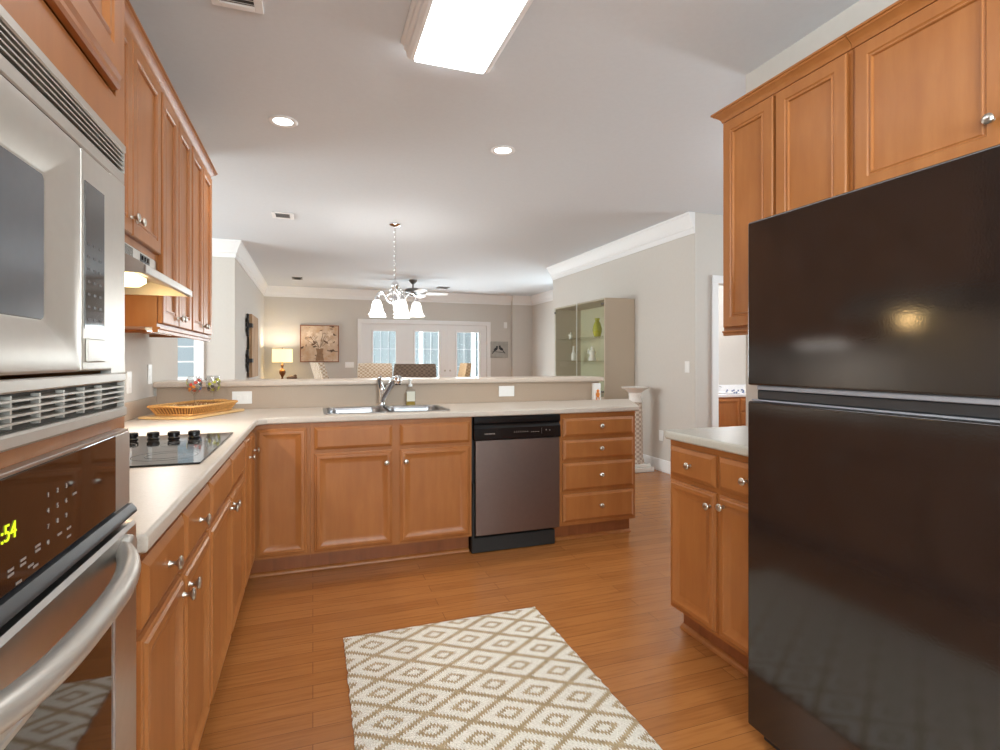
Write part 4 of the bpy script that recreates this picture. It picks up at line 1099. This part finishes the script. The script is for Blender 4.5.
pl = bpy.data.lights.new('lamp_bulb_light', 'POINT'); pl.energy = 14; pl.color = (1, .93, .84); pl.shadow_soft_size = .05
po = bpy.data.objects.new('lamp_bulb_light', pl); COL.objects.link(po); po.parent = lm; po.location = (0, 0, .56)
b = MB(); b.ball((0, 0, .048), .10, .05, .045, 3); b.ball((.06, 0, .085), .035, .03, .03, 2)
o = b.build('figurine', 'beadboard', None, 60); o.location = (-.39, 11.33, .84); tag(o, 'small brown figurine beside the base of the lamp', 'figurine')

# flower painting
pt = thing('painting', 'square sepia painting of flowers in a dark frame on the back wall', 'painting', (.135, 11.83, 1.58))
b = MB(); hs = .385
for a in ((-hs, hs, hs - .018, hs), (-hs, hs, -hs, -hs + .018), (-hs, -hs + .018, -hs + .018, hs - .018), (hs - .018, hs, -hs + .018, hs - .018)): b.box(a[0], a[1], -.045, -.001, a[2], a[3], .003)
b.build('frame', 'wood_dark', pt)
b = MB(); b.box(-hs + .018, hs - .018, -.034, -.002, -hs + .018, hs - .018); b.build('canvas', 'art', pt)
random.seed(11)
fl1 = MB(); fl2 = MB(); yv = -.0345
def blob(mb, cx, cz, rx, rz_, ang_, lift=.0006):
    n = 12; ca, sa = cos(ang_), sin(ang_)
    ring = []
    for i in range(n):
        t = 2 * pi * i / n; u, v_ = rx * cos(t), rz_ * sin(t); ring.append((cx + u * ca - v_ * sa, cz + u * sa + v_ * ca))
    mb.rings([[(x, yv, z) for x, z in ring], [(x, yv - lift, z) for x, z in ring]])
for cx, cz, s in ((-.12, .05, 1), (.02, .16, 1.1), (.15, .04, 1), (.0, -.02, .9), (.20, .20, .7), (-.2, .2, .7)):
    for k in range(6): a = k * pi / 3 + random.random(); blob(fl1, cx + .05 * s * cos(a), cz + .05 * s * sin(a), .05 * s, .025 * s, a, .0006 + k * .0001)
for k in range(12):
    a = radians(random.uniform(35, 145)); blob(fl2, .17 * cos(a), -.10 + .17 * sin(a), .16, .0035, a, .0011 + k * .00004)
for k in range(9):
    a = random.uniform(0, pi); r = random.uniform(.1, .3); blob(fl2, max(-.31, min(.31, r * cos(a))), max(-.1, min(.31, -.08 + r * sin(a) * 1.2)), random.uniform(.02, .06), random.uniform(.008, .022), random.uniform(-1.5, 1.5), .0016 + k * .00005)
fl1.build('petals', 'paintlight', pt, 0); fl2.build('leaf_strokes', 'paintdark', pt, 0)
b = MB(); b.rings([[(x, yv - d_, z) for x, z in ((-.075, -.10), (-.055, -.20), (-.085, -.355), (.085, -.355), (.055, -.20), (.075, -.10))] for d_ in (0, .0005)]); b.build('painted_vase', 'vasepaint', pt, 0)

# bird picture and wall bits
bp = thing('picture', 'small grey picture of two birds beside the patio doors', 'picture', (4.10, 11.83, 1.48))
b = MB(); b.box(-.215, .215, -.030, -.001, -.19, .19, .003); b.build('canvas', 'artgrey', bp)
b = MB(); yv = -.0304
for cx, cz, s in ((-.09, .01, 1), (.04, .02, -1)):
    blob(b, cx, cz, .06, .032, .7 * s + (pi if s < 0 else 0) * 0 + (0 if s > 0 else .2)); blob(b, cx + (.03 if s > 0 else -.03), cz + .055, .025, .022, 0); blob(b, cx + (-.06 if s > 0 else .07), cz - .07, .055, .010, .9 if s > 0 else -.9)
blob(b, -.02, -.055, .17, .006, -.1)
b.build('bird_drawing', 'birdink', bp, 0)
s = MB(); s.box(-.04, .04, -.045, -.001, -.07, .07, .012, 2); o = s.build('motion_sensor', 'plate', None, 40); o.location = (4.25, 11.83, 2.05); tag(o, 'small white motion sensor high beside the patio doors', 'sensor')
wp = thing('wall_panel', 'weathered wooden wall panel with black iron hinges on the left living wall', 'wall decor', (-.93, 9.25, 1.45), ROT_L)
b = MB()
for k in range(5): b.box(-.46 + k * .185, -.28 + k * .185, -.075, -.03, -.475, .475, .004)
b.build('board', 'rustic', wp)
b = MB(); b.box(-.4, .42, -.03, -.001, .2, .27); b.box(-.4, .42, -.03, -.001, -.27, -.2); b.build('batten', 'rustic', wp)
for zc in (.30, -.22):
    b = MB()
    for q in (-.07, 0, .07): b.ball((-.60, -.02, zc + q), .06, .018, .05, 2)
    b.tube([(-.62, -.03, zc - .16), (-.66, -.03, zc - .08), (-.58, -.035, zc), (-.66, -.03, zc + .08), (-.62, -.03, zc + .16)], .018, 8)
    b.box(-.60, -.44, -.09, -.02, zc - .03, zc + .03, .006)
    b.build('iron_hinge', 'iron', wp, 50)['label'] = 'black iron scroll hinge'

# ------------------------------------------------------------------ display cabinet on the right wall
CX0, CX1, CY0, CY1, CZ1 = 3.235, 3.668, 5.58, 6.965, 1.975
dc = thing('display_cabinet', 'taupe display cabinet with glass doors and shelves against the right wall', 'display cabinet', (CX0, CY0, 0))
dx, dy = CX1 - CX0, CY1 - CY0
b = MB(); b.box(0.022, dx, 0, .022, 0.0, CZ1, .002); b.box(0.022, dx, dy - .022, dy, 0, CZ1, .002); b.box(.022, dx, .022, dy - .022, CZ1 - .022, CZ1); b.box(.022, dx, .022, dy - .022, .06, .09); b.box(0.022, dx, .022, dy - .022, .78, .80)
b.build('body', 'panelpaint', dc)
b = MB(); b.box(dx - .012, dx - .001, .022, dy - .022, .80, CZ1 - .022); b.build('back_panel', 'olive', dc)
b = MB(); b.box(.0, .022, .0, dy, .0, .80, .003); b.build('lower_front', 'panelpaint', dc)
for z in (1.22, 1.52):
    b = MB(); b.box(.03, dx - .014, .024, dy - .024, z, z + .008); b.build('shelf', 'shelfglass', dc)
for k, (a, c) in enumerate(((.002, dy / 2 - .002), (dy / 2 + .002, dy - .002))):
    b = MB(); b.box(.008, .014, a, c, .805, CZ1 - .004); d_ = b.build('glass_door', 'shelfglass', dc)
    yk = a + .015 if k == 0 else c - .015
    for z in (.86, CZ1 - .07): b = MB(); b.box(.002, .021, yk - .02 if k else yk, yk if k else yk + .04, z - .012, z + .012, .002); b.build('hinge', 'pewter', d_)
b = MB(); b.box(.004, .018, dy / 2 - .0019, dy / 2 + .0019, .805, CZ1 - .004); b.build('door_strip', 'plate', dc)
def lathe_thing(name, label, cat, mat, prof, loc, n=20):
    o = MB().lathe(prof, n=n).build(name, mat, None, 50); o.location = loc; return tag(o, label, cat)
lathe_thing('vase', 'yellow green glass vase on the top shelf of the display cabinet', 'vase', 'yellowglass', [(.03, .0006), (.04, .01), (.055, .06), (.06, .11), (.045, .17), (.025, .21), (.035, .245), (.03, .245), (.018, .21)], (3.45, 6.10, 1.5285))
def figure(label, loc, mat, s=1.0):
    b = MB(); b.lathe([(.05, .0006), (.055, .01), (.05, .03), (.035, .07), (.045, .10), (.04, .13), (.02, .15)], n=18); b.ball((0, 0, .165), .024, .024, .028, 2)
    b.tube([(.035, 0, .12), (.06, .01, .09), (.03, .02, .06)], [.012, .010, .008], 8); b.tube([(-.035, 0, .12), (-.055, .02, .10), (-.04, .03, .15)], [.012, .010, .008], 8)
    o = b.build('figurine', mat, None, 50); o.location = loc; o.scale = (s, s, s); return tag(o, label, 'figurine')
figure('white seated figurine on the middle shelf, right glass door', (3.45, 6.23, 1.2285), 'ceramic', 1.0)
figure('small white figurine on the upper shelf behind the left glass door', (3.45, 6.85, 1.5285), 'ceramic', .55)
lathe_thing('bottle', 'slim white bottle on the middle shelf behind the door joint', 'bottle', 'ceramic', [(.03, .0006), (.034, .01), (.034, .09), (.014, .13), (.012, .19), (.016, .20), (.002, .205)], (3.45, 6.76, 1.2285))
figure('tiny dark figurine at the bottom of the display cabinet', (3.42, 6.80, .8006), 'iron', .5)

# pedestal
pd = thing('pedestal', 'white pedestal with a flared bowl top and patterned column', 'pedestal', (3.42, 5.2, 0))
b = MB(); b.box(-.15, .15, -.15, .15, .0006, .05, .006, 2); b.box(-.125, .125, -.125, .125, .05, .085, .01, 2); b.build('base', 'ceramic', pd)
b = MB(); b.lathe([(.105, .0855), (.10, .12), (.088, .15), (.085, .45), (.078, .70), (.075, .76)], n=24); b.build('column', 'shelllace', pd, 40)
b = MB(); b.lathe([(.075, .7605), (.085, .77), (.070, .80), (.066, .83), (.072, .845), (.070, .865), (.10, .895), (.15, .922), (.155, .934), (.14, .936), (.08, .905), (.002, .895)], n=32); b.build('bowl_top', 'ceramic', pd, 40)

# small box with an orange figurine at the ledge end
bx_ = thing('card_box', 'small white box with an orange figure at the counter end', 'box', (2.165, 3.835, CT))
b = MB(); b.box(-.032, .032, -.008, .028, .0006, .135, .003); b.build('box', 'plate', bx_)
b = MB(); b.ball((0, -.018, .045), .018, .010, .022, 2); b.ball((.0, -.018, .075), .012, .009, .012, 2); b.tube([(-.012, -.018, .004), (-.008, -.018, .03)], .005, 6); b.tube([(.012, -.018, .004), (.008, -.018, .03)], .005, 6); b.build('figure', 'orange', bx_, 50)['label'] = 'orange figure'

# ------------------------------------------------------------------ bathroom beyond the hall door
VX0, VX1, VY0, VY1 = 4.75, 6.35, 6.05, 6.598
vn = thing('bathroom_vanity', 'maple bathroom vanity with white top seen through the doorway', 'vanity', (VX0, VY0, 0))
L = VX1 - VX0
b = MB(); b.box(0, L, 0, VY1 - VY0, .10, .715); b.box(0, L, .06, VY1 - VY0, 0.0006, .10); b.build('body', 'wood', vn)
for a0, a1 in ((.03, .40), (.41, .93)): MB().panel(a0, a1, .13, .69, -.0005, BASE).build('door', 'wood', vn, 20)
for k in range(3): MB().panel(.96, 1.55, .13 + k * .19, .31 + k * .19, -.0005, DRAWER).build('drawer', 'wood', vn, 20)
b = MB(); b.box(-.01, L + .01, -.02, VY1 - VY0, .7155, .755, .008, 2); b.box(-.01, L + .01, VY1 - VY0 - .02, VY1 - VY0, .755, .86, .004); b.build('top', 'porcelain', vn)
b = MB(); b.lathe([(.20, .7552), (.215, .765), (.205, .768), (.19, .758)], (.95, .26, 0), n=30, sq=(1, .75)); b.build('basin', 'porcelain', vn, 40)
random.seed(2); b = MB()
for k in range(14): b.ball((.95 + random.uniform(-.16, .16), .09 + random.uniform(-.01, .01), .772 + random.uniform(-.003, .05)), .018, .006, .012, 1)
b.build('floral_decoration', 'floral', vn, 50)
b = MB(); b.lathe([(.02, .755), (.018, .80), (.012, .83)], (.95, .47, 0), n=14); b.tube([(.95, .47, .82), (.95, .42, .85), (.95, .36, .835)], .009, 8); b.build('tap', 'chrome', vn, 50)
sb = thing('soap_dispenser', 'white soap dispenser with dark pump on the bathroom vanity', 'soap dispenser', (6.12, 6.35, .755))
b = MB(); b.lathe([(.035, .0006), (.04, .01), (.038, .09), (.015, .11), (.015, .12)], n=18); b.build('bottle', 'ceramic', sb, 40)
b = MB(); b.lathe([(.012, .1205), (.006, .13), (.006, .155), (.012, .157), (.010, .168)], n=12); b.tube([(0, 0, .162), (0, -.035, .160)], .005, 6); b.build('pump', 'blackgloss', sb, 40)
bl = thing('added_bathroom_light', 'added globe light, out of view, on the bathroom ceiling', 'ceiling light', (5.0, 5.5, CEIL))  # unseen lamp, added to brighten the bathroom
b = MB(); b.lathe([(.10, -.0006), (.10, -.02), (.06, -.03)], n=20); b.build('canopy', 'chrome', bl, 40)
b = MB(); b.ball((0, 0, -.10), .12, .12, .085, 3); b.build('globe', 'bulb', bl, 60)
q_ = bpy.data.lights.new('added_bathroom_glow', 'POINT'); q_.energy = 60; q_.shadow_soft_size = .12; q_.color = (.95, .97, 1)
qo = bpy.data.objects.new('added_bathroom_glow', q_); COL.objects.link(qo); qo.parent = bl; qo.location = (0, 0, -.3)
hlt = thing('added_hall_light', 'added globe light, out of view, on the hall ceiling behind the kitchen wall', 'ceiling light', (3.4, 2.4, CEIL))  # unseen lamp, added to brighten the hall side
b = MB(); b.lathe([(.10, -.0006), (.10, -.02), (.06, -.03)], n=20); b.build('canopy', 'chrome', hlt, 40)
b = MB(); b.ball((0, 0, -.10), .12, .12, .085, 3); b.build('globe', 'bulb', hlt, 60)
q_ = bpy.data.lights.new('added_hall_glow', 'POINT'); q_.energy = 24; q_.shadow_soft_size = .12; q_.color = (.95, .97, 1)
qo = bpy.data.objects.new('added_hall_glow', q_); COL.objects.link(qo); qo.parent = hlt; qo.location = (0, 0, -.3)
